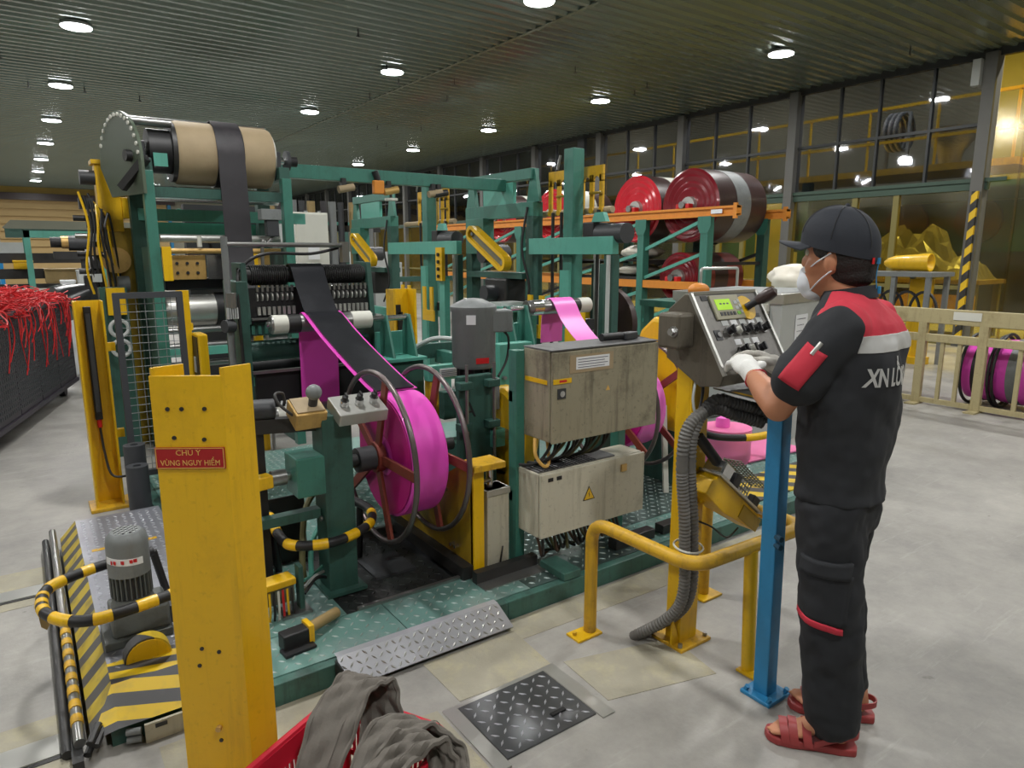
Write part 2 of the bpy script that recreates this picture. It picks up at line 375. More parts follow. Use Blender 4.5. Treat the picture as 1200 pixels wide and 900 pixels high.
# ================================================================== SETTING
def floor_mat():
    m, nt, b = nodes('concrete_floor'); N = nt.nodes; L = nt.links
    tc = N.new('ShaderNodeTexCoord')
    def noise(sc, det=6, rough=.6, vec=None):
        n = N.new('ShaderNodeTexNoise'); n.inputs['Scale'].default_value = sc; n.inputs['Detail'].default_value = det; n.inputs['Roughness'].default_value = rough
        L.new(vec or tc.outputs['Object'], n.inputs['Vector']); return n
    a = noise(.9); c = noise(5, 10, .75); d = noise(38, 5)
    mx = N.new('ShaderNodeMix'); mx.data_type = 'RGBA'; mx.inputs[6].default_value = lin((126,124,120))+(1,); mx.inputs[7].default_value = lin((166,163,156))+(1,)
    add = N.new('ShaderNodeMath'); add.operation = 'ADD'; L.new(a.outputs['Fac'], add.inputs[0]); L.new(c.outputs['Fac'], add.inputs[1])
    mr = N.new('ShaderNodeMapRange'); mr.inputs[1].default_value = .72; mr.inputs[2].default_value = 1.28; L.new(add.outputs[0], mr.inputs[0]); L.new(mr.outputs[0], mx.inputs[0])
    mp = N.new('ShaderNodeMapping'); mp.inputs['Rotation'].default_value = (0,0,.5); mp.inputs['Scale'].default_value = (1,9,1); L.new(tc.outputs['Object'], mp.inputs['Vector'])
    s = noise(2.5, 8, .7, mp.outputs['Vector']); sr = N.new('ShaderNodeMapRange'); sr.inputs[1].default_value = .58; sr.inputs[2].default_value = .75; sr.inputs[4].default_value = .4; L.new(s.outputs['Fac'], sr.inputs[0])
    m2 = N.new('ShaderNodeMix'); m2.data_type = 'RGBA'; m2.inputs[7].default_value = lin((192,190,184))+(1,); L.new(sr.outputs[0], m2.inputs[0]); L.new(mx.outputs[2], m2.inputs[6])
    vo = noise(11, 3); vr = N.new('ShaderNodeMapRange'); vr.inputs[1].default_value = .7; vr.inputs[2].default_value = .76; vr.inputs[4].default_value = .5; L.new(vo.outputs['Fac'], vr.inputs[0])
    m3 = N.new('ShaderNodeMix'); m3.data_type = 'RGBA'; m3.inputs[7].default_value = lin((88,84,78))+(1,); L.new(vr.outputs[0], m3.inputs[0]); L.new(m2.outputs[2], m3.inputs[6])
    L.new(m3.outputs[2], b.inputs['Base Color'])
    rr = N.new('ShaderNodeMapRange'); rr.inputs[3].default_value = .38; rr.inputs[4].default_value = .62; L.new(c.outputs['Fac'], rr.inputs[0]); L.new(rr.outputs[0], b.inputs['Roughness'])
    bp = N.new('ShaderNodeBump'); bp.inputs['Strength'].default_value = .12; bp.inputs['Distance'].default_value = .01; L.new(d.outputs['Fac'], bp.inputs['Height']); L.new(bp.outputs['Normal'], b.inputs['Normal'])
floor_mat()
pm('ceiling_metal', (118,131,123), .25, .45, .1, .5, .3, (120,134,126), .4, spec=.5)
pm('wall_plain', (150,148,132), .7, 0, .08, 1)
XW, YB = 13.0, 41.5
fl = struct(MB().box(-9, 25, -6, YB, -.1, 0).build('floor', 'concrete_floor'))
# patches of rough concrete and steel strips let into the floor
def patch(poly, z=.002, mat='concrete_patch', name='concrete_patch'):
    return MB().prism(poly, (0,0,-.01), (1,0,0), (0,1,0), .01+z).build(name, mat, fl)
patch([(1.10,1.86),(1.50,1.83),(1.52,2.12),(1.10,2.13)])
patch([(1.53,1.56),(1.97,1.44),(2.02,1.70),(1.55,1.83)])
patch([(.62,1.35),(1.01,1.35),(1.01,1.86),(.62,1.9)])
patch([(.2,2.02),(.8,2.02),(.8,2.22),(.2,2.22)], .0015)
patch([(1.5,2.05),(3.6,1.98),(3.6,2.16),(1.5,2.2)], .0015)
for y0, y1 in ((3.55,3.98),(2.1,2.6)):
    patch([(-3,y0),(-.02,y0),(-.02,y1),(-3,y1)], .0015)
for y in (3.70, 2.42):
    st = MB(); st.box(-3, -.02, y-.055, y+.055, -.01, .006); st.build('steel_strip', 'bright_steel', fl)
    g = MB(); g.box(-3, -.02, y-.075, y-.058, -.01, .004); g.build('steel_strip', 'dark_steel', fl)
# ceiling: corrugated sheet, ribs run across the hall
mb = MB(); y = -6.0; prof = []
while y < YB:
    prof += [(y, CEIL), (y+.10, CEIL), (y+.13, CEIL-.035), (y+.20, CEIL-.035)]; y += .23
vs = []; fs = []
for yy, zz in prof: vs += [(-9, yy, zz), (XW+.2, yy, zz)]
for k in range(len(prof)-1): fs.append((2*k, 2*k+1, 2*k+3, 2*k+2))
mb._add(vs, fs); mb.box(-9, XW+.2, -6, YB, CEIL+.05, CEIL+.1)
ceil = struct(mb.build('ceiling', 'ceiling_metal'))
MB().box(6.4, 6.46, -6, YB, CEIL-.038, CEIL-.02).build('sheet_joint', 'ceiling_metal', ceil)
for i in range(34):
    hx, hy = random.uniform(-2, 12), random.uniform(3, 26)
    h = MB(); h.cyl((hx,hy,CEIL-.03),(hx,hy,CEIL-.13),.012,6); h.box(hx-.03,hx+.03,hy-.006,hy+.006,CEIL-.14,CEIL-.12); h.build('hook', 'dark_steel', ceil)
struct(MB().box(-9.2, -9, -6, YB, 0, CEIL).build('wall_left', 'wall_plain'))
struct(MB().box(-9.2, 25, -6.2, -6, 0, 8).build('wall_rear', 'wall_plain'))
# far end wall with roller shutter
wb = struct(MB().box(-9.2, 25, YB, YB+.2, 0, 8).build('wall_back', 'wall_plain'))
sh = MB(); zz = .1
while zz < 4.1:
    sh.box(-1.2, 6.8, YB-.14, YB, zz, zz+.25); sh.box(-1.2, 6.8, YB-.03, YB, zz+.25, zz+.36); zz += .36
d1 = struct(sh.build('door_1', 'shutter'))
MB().box(-1.6, 7.2, YB-.35, YB-.02, 4.1, 4.42).build('shutter_box', 'dark_roll', d1)
MB().box(-1.6, 7.2, YB-.1, YB-.02, 4.42, 4.74).build('header', 'shutter_trim', d1)
for xx in (-1.35, 6.85): MB().box(xx, xx+.15, YB-.2, YB, 0, 4.1).build('guide', 'blue', d1)

# glazed partition along the hall
wr = struct(MB().box(XW-.06, XW+.06, 4.87, YB, 2.58, 2.7).build('wall_right', 'beam_green'))
MB().box(XW-.05, XW+.05, -6, YB, 4.62, 4.75).build('top_rail', 'mullion', wr)
MB().box(XW-.05, XW+.05, 4.91, YB, 0, .12).build('bottom_rail', 'mullion_olive', wr)
MB().box(XW-.09, XW-.06, 4.6, 9.4, 2.70, 2.76).build('door_track', 'beam_green', wr)
cols = [5.0, 8.42, 11.3, 14.1] + [14.1+2.85*k for k in range(1, 10)]
mull = {0:[5.87,6.76,7.5], 1:[9.5,10.38], 2:[12.2,13.13]}
for i, cy in enumerate(cols):
    if cy > YB: break
    MB().box(XW-.14, XW+.1, cy-.09, cy+.09, 0, 4.68).build('column', 'column_grey', wr)
    nxt = cols[i+1] if i+1 < len(cols) else YB
    ms = mull.get(i, [cy+(nxt-cy)/3, cy+(nxt-cy)*2/3])
    ed = [cy+.09]+ms+[nxt-.09]
    for q in ms: MB().box(XW-.04, XW+.04, q-.02, q+.02, 2.7, 4.62).build('mullion', 'mullion', wr)
    MB().box(XW-.035, XW+.035, cy+.09, nxt-.09, 3.59, 3.64).build('glazing_bar', 'mullion', wr)
    for a, b_ in zip(ed[:-1], ed[1:]):
        MB().box(XW-.006, XW+.006, a, b_, 2.7, 3.59).build('pane', 'glass_smoke', wr)
        MB().box(XW-.006, XW+.006, a, b_, 3.64, 4.62).build('pane', 'glass_smoke', wr)
    lo = [cy+.09, cy+(nxt-cy)*.38, cy+(nxt-cy)*.60, nxt-.09]
    for q in lo[1:-1]: MB().box(XW-.045, XW+.045, q-.05, q+.05, .12, 2.58).build('lower_mullion', 'mullion_olive', wr)
    for a, b_ in zip(lo[:-1], lo[1:]): MB().box(XW-.005, XW+.005, a, b_, .12, 2.58).build('lower_pane', 'film_yellow', wr)
    MB().box(XW-.04, XW+.04, cy+.09, nxt-.09, .95, 1.01).build('glazing_bar', 'mullion_olive', wr)
MB().box(XW-.2, XW-.14, 4.94, 5.03, .1, 2.55).build('hazard_strip', 'hazard_z', wr)
MB().box(XW-.2, XW-.1, 5.12, 5.24, 4.2, 4.6).build('junction_box', 'light_grey', wr)
MB().box(XW-.2, XW-.1, 14.6, 14.85, 4.2, 4.6).build('junction_box', 'dark_grey', wr)
# clear strip curtain at the near end
cur = thing('strip_curtain', 'tall yellowish plastic strip curtain beside the hazard-striped column', 'curtain', (XW, 2, 0))
yy = 4.86; k = 0
while yy > -5.5:
    MB().box(XW-.02+.014*(k % 2), XW-.015+.014*(k % 2), yy-.42, yy, .02, 4.62).build('plastic_strip', 'film_yellow', cur); yy -= .38; k += 1
# lamps hung under the ceiling
def lamp(x, y, z=CEIL, label='', grp='', watts=LAMP_WATTS, mat='lamp_glow', col=(1,.985,.96)):
    t = thing('ceiling_light', label, 'lamp', (x, y, z-.16), grp)
    MB().lathe((x,y,z-.03), (0,0,-1), [(0,.17),(.02,.195),(.045,.20),(.05,.20),(.05,.16)], 20).build('housing', 'light_shell', t)
    MB().cyl((x,y,z),(x,y,z-.04),.03,8).build('bracket', 'light_shell', t)
    MB().cyl((x,y,z-.078),(x,y,z-.09),.188,20).build('lens', mat, t)
    ld = bpy.data.lights.new('lamp', 'AREA'); ld.shape = 'DISK'; ld.size = .34; ld.energy = watts; ld.color = col
    lo = bpy.data.objects.new('light_source', ld); COL.objects.link(lo); ORG[lo.name] = Vector((x,y,z-.16)); lo.parent = t; lo.location = (0,0,.06)
    return t
for k in range(10):
    for cx, y0, nm in ((-3.7, -.9, 'in the far row by the plain wall'), (1.03, -.65, 'in the row above the winding drum'), (5.7, -1.0, 'in the middle row of the hall'), (10.25, -1.4, 'in the row beside the glazed partition')):
        yl = y0+4.2*k
        if yl < 41: lamp(cx, yl, label='round white high-bay lamp '+nm, grp='ceiling lamps '+nm)
# ------------------------------------------------------------------ the hall behind the glass
struct(MB().box(24, 24.2, -6, YB, 0, 8).build('wall_far_hall', 'hall_wall'))
struct(MB().box(XW+.2, 25, -6, YB, 8, 8.2).build('ceiling_far_hall', 'hall_dark'))
struct(MB().box(XW-.1, XW+.2, -6, YB, CEIL+.1, 8.2).build('wall_upper', 'hall_dark'))
for x, y in ((15.2,3.2),(15.2,8.2),(20.5,8.5),(15.2,13.5),(20.5,16),(20.5,24)):
    lamp(x, y, 8.0, 'warm high-bay lamp in the hall behind the glass', 'lamps behind the glass', 640, 'lamp_warm', (1,.95,.82))
# walkway
wk = thing('walkway', 'yellow-railed steel walkway seen through the upper glass', 'walkway', (17, 12, 0))
MB().box(16.1, 18, 5.6, 26, 3.28, 3.42).build('deck', 'yellow_worn', wk)
for yy in [5.7+1.45*k for k in range(14)]:
    MB().cyl((16.15,yy,3.42),(16.15,yy,4.75),.03,8).build('rail_post', 'yellow', wk)
for zz in (4.0, 4.72): MB().beam((16.15,5.65,zz),(16.15,26,zz),.06,.06).build('handrail', 'yellow', wk)
for zz in (4.0, 4.72): MB().beam((16.15,5.7,zz),(18,5.7,zz),.06,.06).build('handrail', 'yellow', wk)
for yy in (6.2, 10, 14, 18, 22): MB().box(16.2,16.4,yy,yy+.2,0,3.28).build('support_post', 'blue_dark', wk)
bm_ = thing('dark_machine', 'big dark blue machine bulk standing behind the glass', 'machine', (19, 12, 0))
MB().box(18.4, 20.5, 5.8, 12, 1.6, 3.2).build('hopper', 'blue_dark', bm_)
MB().box(18.7, 20.2, 6.4, 11.5, 0, 1.6).build('base', 'hall_dark', bm_)
for yy in (7, 8.6, 10.2): MB().cyl((18.3,yy,2.3),(18.9,yy,2.3),.5,20).build('drum', 'dark_grey', bm_)
MB().beam((18.2,5.8,2.9),(18.2,12,2.9),.2,.3).build('girder', 'blue_dark', bm_)
b2 = thing('dark_machine', 'second blue machine bulk further along behind the glass', 'machine', (19, 19, 0))
MB().box(18.4, 20.5, 14.5, 24, 1.4, 3.1).build('hopper', 'blue_dark', b2); MB().box(18.7, 20.2, 15, 23.5, 0, 1.4).build('base', 'hall_dark', b2)
MB().beam((18.2,14.5,2.8),(18.2,24,2.8),.2,.3).build('girder', 'blue_dark', b2)
sp = thing('steel_hopper', 'pale steel hopper on the walkway behind the glass', 'hopper', (17, 7.2, 3.42))
MB().lathe((17,7.2,3.42),(0,0,1),[(0,.2),(.3,.25),(.8,.6),(.82,.6),(.82,.57),(.3,.2)],20).build('cone','bright_steel',sp)
hc = thing('wire_coil', 'ring-shaped striped coil on a stand on the walkway behind the glass', 'coil', (17.2, 8.45, 3.42))
for i in range(6): MB().tube(arc((17.2,8.3+.06*i,4.35),.42,0,2*PI,(1,0,0),(0,0,1),24)[:-1],.03,6,True).build('coil','bright_steel' if i%2 else 'dark_grey',hc)
MB().cyl((17.2,8.22,4.74),(17.2,8.68,4.74),.03,10).build('hanger_bar','grey_paint',hc)
for yy in (8.22,8.68): MB().box(17.17,17.23,yy-.03,yy+.03,3.42,4.78).build('stand_post','grey_paint',hc)
# film heap on a bench behind the yellow sheeting
be = thing('work_bench', 'low wooden bench behind the yellow sheeting', 'bench', (14.6, 6.6, 0))
MB().box(14, 15.2, 5.2, 8.3, 1.0, 1.08).build('top', 'wood', be)
for xx in (14.05, 15.05):
    for yy in (5.25, 8.15): MB().box(xx,xx+.1,yy,yy+.1,0,1.0).build('leg','mullion_olive',be)
MB().box(14.02,14.06,5.25,8.25,.3,.8).build('front_panel','yellow_worn',be)
mb = MB(); n = 22; m_ = 14
for i in range(n):
    for j in range(m_):
        yy = 5.3+2.8*i/(n-1); xx = 14.05+1.1*j/(m_-1)
        e = max(0, math.sin(PI*i/(n-1)))**.7*max(0, math.sin(PI*j/(m_-1)))**.6
        mb.v.append((xx, yy, 1.08+e*(.62+.42*random.random()+.12*math.sin(i*1.1))))
for i in range(n-1):
    for j in range(m_-1):
        a = i*m_+j; mb.f.append((a, a+1, a+m_+1, a+m_)); mb.sm.append(False)
mb.f.append(tuple(range(m_-1,-1,-1))+tuple(m_*k for k in range(1,n))+tuple((n-1)*m_+j for j in range(1,m_))+tuple(m_*k+m_-1 for k in range(n-2,0,-1))); mb.sm.append(False)
tag(mb.build('film_heap', 'film_heap'), 'crumpled heap of clear film on the bench behind yellow sheeting', 'plastic film')
# ================================================================== MACHINE PLATFORM
plat = thing('machine_platform', 'teal chequer-plate machine platform under the winding stations', 'platform', (2.1, 3.4, 0))
PZ = .09
MB().box(.55, 4.5, 2.3, 5.1, 0, .07).build('base_frame', 'dark_grey', plat)
MB().box(4.5, 4.74, 2.26, 3.12, 0, .07).build('base_frame', 'dark_grey', plat)
MB().box(.55, 1.55, 2.2, 2.26, 0, .086).build('edge_beam', 'teal_grimy', plat, .004)
MB().box(1.55, 4.74, 2.2, 2.26, 0, .086).build('edge_beam', 'teal_grimy', plat, .004)
MB().box(.5, .55, 2.2, 5.1, 0, .086).build('edge_beam', 'teal_dark', plat)
decks = [(.55,1.1,2.24,2.5),(1.1,1.7,2.24,2.5),(1.7,2.5,2.24,2.5),(2.5,3.3,2.24,2.5),(3.3,4.74,2.24,2.9),(4.5,4.74,2.9,3.12),(.55,.95,2.5,3.2),(1.75,2.6,2.5,3.4),(2.6,3.3,2.5,3.4),(3.3,4.5,2.9,5.1),(.55,.95,3.2,5.1),(.95,1.75,3.2,5.1),(1.75,3.3,3.4,5.1)]
for x0, x1, y0, y1 in decks:
    d = MB().box(x0+.002, x1-.002, y0+.002, y1-.002, .07, PZ).build('deck_plate', 'deck_greasy' if (x0,y0) in ((1.7,2.24),(1.75,2.5),(2.6,2.5)) else 'deck_teal', plat)
    if y0 < 3.3:
        t = MB(); lozenges(t, (x0+.01,y0+.01,PZ-.0005), (1,0,0), (0,1,0), x1-x0-.02, y1-y0-.02, (0,0,1), .042, .034, .010, .004)
        stuff(t.build('tread_pattern', 'deck_tread', d))
d = MB().box(.95, 1.47, 2.5, 3.2, .07, PZ-.008).build('deck_plate', 'deck_dark', plat)
t = MB(); lozenges(t, (.96,2.51,PZ-.0085), (1,0,0), (0,1,0), .5, .68, (0,0,1), .042, .034, .009, .003); stuff(t.build('tread_pattern', 'deck_dark', d))
MB().box(1.18, 1.38, 2.72, 2.95, PZ-.008, PZ+.002).build('hatch_cover', 'dark_grey', d)
MB().box(1.0, 1.5, 2.495, 2.515, PZ-.01, PZ+.012).build('edge_angle', 'steel', plat)
MB().box(.95, 1.5, 3.19, 3.215, PZ-.01, PZ+.03).build('edge_angle', 'steel', plat)
MB().box(1.52, 1.86, 2.40, 2.44, PZ, PZ+.055).build('toe_plate', 'dark_steel', plat)
MB().box(1.52, 1.86, 2.33, 2.40, PZ, PZ+.006).build('toe_plate', 'steel', plat)
MB().box(1.86, 1.96, 2.20, 2.38, PZ, PZ+.035).build('foot_plate', 'teal_grimy', plat, .003)
for xx in (2.28, 2.62): MB().box(xx, xx+.28, 2.30, 2.36, PZ, PZ+.05).build('foot_bar', 'dark_steel', plat, .003)
# pedal block with arm on the deck
pb = thing('pedal_block', 'black foot block with yellow tape and steel arm on the deck', 'pedal', (.72, 2.42, PZ))
MB().obox((.70,2.40,PZ+.033),(.105,.06,.062),ang=.1).build('block','black',pb,.006)
MB().obox((.755,2.405,PZ+.04),(.02,.068,.068),ang=.1).build('tape','yellow',pb)
MB().cyl((.76,2.41,PZ+.045),(.90,2.49,PZ+.03),.022,12).build('arm','wood',pb)
MB().obox((.70,2.36,PZ+.006),(.12,.06,.01),ang=.1).build('foot','black',pb)
# chequer steel ramp lip
rp = thing('ramp_plate', 'bare steel chequer-plate ramp hooked on the platform edge', 'ramp', (1.13, 2.16, 0))
a = Vector((.79,2.205,.108)); b_ = Vector((1.49,2.195,.108)); dn = Vector((-.0,-.075,-.085))
q = MB(); q._add([a, b_, b_+dn+Vector((.03,0,0)), a+dn, a+Vector((0,.03,0)), b_+Vector((0,.03,0))], [(3,2,1,0),(0,1,5,4)])
q._add([v-Vector((0,-.004,.006)) for v in (a, b_, b_+dn+Vector((.03,0,0)), a+dn)], [(0,1,2,3)])
base = q.build('plate', 'chequer_steel', rp)
t = MB(); nr = Vector((0,-.085,.075)).normalized(); lozenges(t, a+nr*.0005, (b_-a), dn, .70, .113, nr, .028, .026, .009, .0035)
stuff(t.build('tread_pattern', 'bright_steel', base))
MB().box(.78, .786, 2.13, 2.2, .0, .1).build('cheek', 'dark_steel', rp)
# hatch in the floor
ha = thing('floor_hatch', 'square dark chequer-plate hatch let into the concrete floor', 'hatch', (1.26, 1.68, 0))
base = MB().box(1.075, 1.445, 1.53, 1.825, 0, .006).build('cover', 'chequer_dark', ha)
t = MB(); lozenges(t, (1.08,1.535,.0055), (1,0,0), (0,1,0), .36, .285, (0,0,1), .04, .034, .009, .0035); stuff(t.build('tread_pattern', 'chequer_steel', base))
MB().box(1.02, 1.07, 1.50, 1.845, 0, .005).build('frame_strip', 'bright_steel', ha)
MB().box(1.45, 1.505, 1.50, 1.845, 0, .005).build('frame_strip', 'bright_steel', ha)
MB().box(1.07, 1.45, 1.828, 1.845, 0, .004).build('frame_strip', 'bright_steel', ha)
MB().box(1.31, 1.37, 1.60, 1.615, .006, .012).build('handle_slot', 'black', ha)

# ================================================================== SIDE COVER WITH HAZARD PAINT
sc_ = thing('side_cover', 'low sloped machine cover with worn yellow and black hazard stripes', 'machine cover', (.3, 3.2, 0))
H = .15
MB().box(.1, .5, 2.44, 4.15, .05, H).build('top_plate', 'tread_grey', sc_)
t = MB(); lozenges(t, (.11,2.5,H-.0005), (1,0,0), (0,1,0), .38, 1.62, (0,0,1), .036, .03, .008, .003); stuff(t.build('tread_pattern', 'chequer_steel', sc_.children[0]))
q = MB(); q._add([(.1,2.42,H+.002),(.1,4.15,H+.002),(.025,4.2,.05),(.025,2.30,.05),(.1,2.42,.03),(.1,4.15,.03)], [(0,1,2,3),(0,3,4),(1,5,2),(3,2,5,4)]); q.build('side_slope', 'hazard_y', sc_)
q = MB(); q._add([(.1,2.42,H+.002),(.5,2.42,H+.002),(.5,2.28,.075),(.1,2.28,.075),(.1,2.42,.05),(.5,2.42,.05),(.025,2.30,.05)], [(3,2,1,0),(0,6,3),(2,3,4,5),(3,6,4)]); q.build('front_slope', 'hazard_f', sc_)
MB().box(.1, .5, 2.42, 2.56, H-.01, H+.002).build('front_top', 'hazard_f', sc_)
MB().box(.08, .5, 2.31, 2.33, .0, .07).build('front_panel', 'teal_dark', sc_)
pl = MB().box(.17, .33, 2.265, 2.275, .0, .065).build('name_plate', 'cabinet', sc_); MB().box(.2, .235, 2.262, 2.266, .045, .058).build('badge','dark_grey', pl)
MB().box(.14, .42, 3.65, 3.68, H, H+.001).build('painted_mark', 'yellow_worn', sc_)
for zz in (.022, .05): MB().cyl((.12,2.285,zz),(.16,2.27,zz),.012,10).build('pipe_stub','grey_paint',sc_)
# guard bars along the cover
gb = thing('guard_bars', 'pair of long dark steel bars along the striped side cover', 'guard bar', (0, 3.2, 0))
MB().cyl((-.005,2.32,.045),(-.005,4.28,.07),.017,10).build('bar','steel',gb)
MB().cyl((-.04,2.32,.02),(-.04,4.2,.05),.016,10).build('bar','dark_steel',gb)
MB().box(-.03,.0,2.25,4.2,.0,.03).build('angle','dark_steel',gb)
for k in range(9):
    yy = 2.42+.09*k; MB().cyl((-.005,yy,.0462+.0128*(yy-2.32)),(-.005,yy+.045,.0468+.0128*(yy-2.32)),.0185,10).build('tape_band','yellow_worn',gb)
for k, (dx, dz) in enumerate([(.02,.03),(.045,.05),(.03,.065)]): MB().cyl((-.01+dx,2.27,dz),(.02+dx,2.33,dz+.02),.012,8).build('bolt','dark_steel',gb)
# gear motor
gm = thing('gear_motor', 'upright grey ribbed gear motor with torn red-white sticker on the side cover', 'motor', (.225, 2.74, H))
c = Vector((.215, 2.74, 0))
MB().obox(c+Vector((.0,0,H+.015)),(.22,.2,.03)).build('mount','motor_grey',gm,.004)
MB().obox(c+Vector((.015,0,H+.075)),(.19,.16,.10)).build('gearbox','motor_grey',gm,.012)
MB().obox(c+Vector((.10,0,H+.06)),(.05,.12,.07)).build('gearbox_fins','dark_grey',gm,.004)
MB().cyl(c+Vector((0,0,H+.12)),c+Vector((0,0,H+.155)),.075,24,.066).build('flange','motor_grey',gm)
MB().cyl(c+Vector((0,0,H+.155)),c+Vector((0,0,H+.29)),.058,24).build('stator','dark_grey',gm)
for k in range(26):
    a = 2*PI*k/26; MB().obox(c+Vector((math.cos(a)*.063,math.sin(a)*.063,H+.22)),(.014,.004,.12),ang=a).build('fin','motor_grey',gm)
MB().lathe(c+Vector((0,0,H+.245)),(0,0,1),[(0,.0705),(.12,.0705),(.145,.066),(.16,.05),(.161,.0)],28).build('fan_cover','grey_paint',gm)
fc = gm.children[-1]
for i in range(-4,5):
    for j in range(-4,5):
        if i*i+j*j < 16: MB().obox(c+Vector((i*.0115,j*.0115,H+.407)),(.007,.007,.003)).build('vent_hole','light_grey' if (i+j)%2 else 'black',fc)
q = MB(); st = arc(c+Vector((0,0,H+.315)),.0715,PI+.25,PI*1.5+.6,(1,0,0),(0,1,0),10)
q.sheet([p+Vector((0,0,-.012*k/10)) for k,p in enumerate(st)],(0,0,.026),.001); q.build('sticker','paper',fc)
for k in range(5):
    p = st[2+int(k*1.7)]; q = MB(); q.obox(p+Vector((-.001,-.0015,-.005)),(.012,.004,.012),ang=PI/2+.3*k).build('sticker_letter','red',fc)
cv = thing('wheel_guard', 'half-round yellow and black striped wheel guard before the gear motor', 'guard', (.24, 2.56, H))
q = MB(); prof = [(math.cos(t)*.075, math.sin(t)*.075) for t in [PI*k/14 for k in range(15)]]
q.prism(prof, (.225,2.575,H+.001), (1,0,0), (0,0,1), .055); q.build('shell','hazard_x',cv)
q = MB(); q.prism([(a*.93,b*.93) for a,b in prof], (.225,2.518,H+.001), (1,0,0), (0,0,1), .003); q.build('face','yellow',cv)
# bumper hoops wrapped in tape
def bumper(name, label, pts, r, bands, parent_loc, legs=()):
    t = thing(name, label, 'bumper rail', parent_loc)
    P = smooth_path(pts, 10)
    MB().tube(P, r, 12).build('tube', 'black', t)
    n = len(P)
    for a, b_ in bands:
        i0 = int(a*(n-1)); i1 = max(i0+2, int(b_*(n-1)))
        MB().tube(P[i0:i1+1], r*1.07, 12).build('tape_band', 'yellow', t)
    for p0, p1 in legs: MB().cyl(p0, p1, r*.8, 10).build('leg', 'dark_steel', t)
    return t
bumper('bumper_rail', 'yellow and black taped bumper hoop around the gear motor',
       [(.34,2.53,.365),(.27,2.515,.362),(.1,2.49,.36),(.01,2.53,.36),(-.05,2.63,.36),(-.06,2.74,.36),(-.035,2.84,.36),(.05,2.9,.362),(.16,2.93,.365),(.32,2.96,.365)], .0195,
       [(.04,.075),(.12,.16),(.20,.245),(.33,.40),(.46,.49),(.52,.545),(.58,.60),(.66,.74),(.80,.845),(.9,.94)], (.3,2.7,H),
       [((.34,2.53,.365),(.36,2.56,H)),((.32,2.96,.365),(.36,2.96,H))])
tag(MB().prism([(0,0),(.02,0),(.035,-.05),(.02,-.075),(.005,-.06)],(-.075,2.70,.345),(1,0,0),(0,.0,1),.004).build('cardboard_tag','wood'),'small brown tag hanging from the taped bumper hoop','tag')
bumper('bumper_rail', 'yellow and black taped bumper hoop at the foot of the reel pedestal',
       [(.82,3.10,.36),(.815,3.0,.36),(.79,2.86,.36),(.80,2.70,.36),(.93,2.63,.36),(1.06,2.66,.36),(1.17,2.74,.36),(1.22,2.86,.37),(1.2,2.98,.38)], .021,
       [(.06,.11),(.2,.26),(.36,.40),(.45,.5),(.58,.64),(.7,.75),(.82,.86)], (.95,2.85,PZ),
       [((.82,3.04,.36),(.84,3.06,PZ)),((1.21,2.95,.38),(1.21,2.99,PZ))])
# pneumatic valve cluster with yellow tape
vb = thing('valve_block', 'small valve block with red and yellow cables behind the big yellow post', 'valve', (.78, 2.72, PZ))
MB().box(.72,.84,2.60,2.70,PZ,PZ+.012).build('base_plate','steel',vb)
MB().box(.80,.82,2.63,2.68,PZ,PZ+.2).build('bracket','teal_dark',vb,.003)
MB().box(.66,.78,2.63,2.70,PZ+.06,PZ+.13).build('manifold','olive_grey',vb,.003)
MB().obox((.72,2.66,PZ+.145),(.13,.085,.03),ang=.1).build('tape_wrap','yellow',vb,.006)
for k in range(7): MB().tube(smooth_path([(.66+.018*k,2.63,PZ+.12),(.655+.018*k,2.61,PZ+.05),(.65+.02*k,2.62,PZ+.0)],5),.005,6).build('cable',['red','yellow','cable_black','white_paint'][k%4],vb)
for k in range(3): MB().tube(smooth_path([(.83,2.66,PZ+.06+.03*k),(.90,2.71+.02*k,PZ+.09),(.96,2.75+.02*k,PZ+.06+.02*k)],6),.007,6).build('hose',['cable_black','light_grey','teal_light'][k],vb)
bp_ = thing('bent_plate', 'small brown steel splash plate standing on the teal deck', 'plate', (.85, 3.1, PZ))
MB().box(.745,.755,2.92,3.13,PZ,.36).build('side','rust_red',bp_); MB().box(.745,1.0,3.125,3.135,PZ,.42).build('back','dark_steel',bp_)
tag(MB().obox((.60,2.95,.27),(.02,.22,.16),ang=-.3).build('red_guard_plate','red_dark'),'dark red plate standing beside the big yellow post','plate')
o = bpy.data.objects['red_guard_plate']; o.location.z = PZ; 
# hoses near the pedestal
hs = thing('hydraulic_hose', 'pair of curved hoses rising beside the teal reel pedestal', 'hose', (.93, 2.9, PZ))
MB().tube(smooth_path([(.88,2.80,PZ),(.885,2.84,.22),(.93,2.9,.42),(1.0,2.93,.5)],8),.014,8).build('hose','cable_olive',hs)
MB().tube(smooth_path([(.92,2.84,PZ),(.95,2.9,.25),(1.03,2.96,.33)],8),.012,8).build('hose','teal_light',hs)

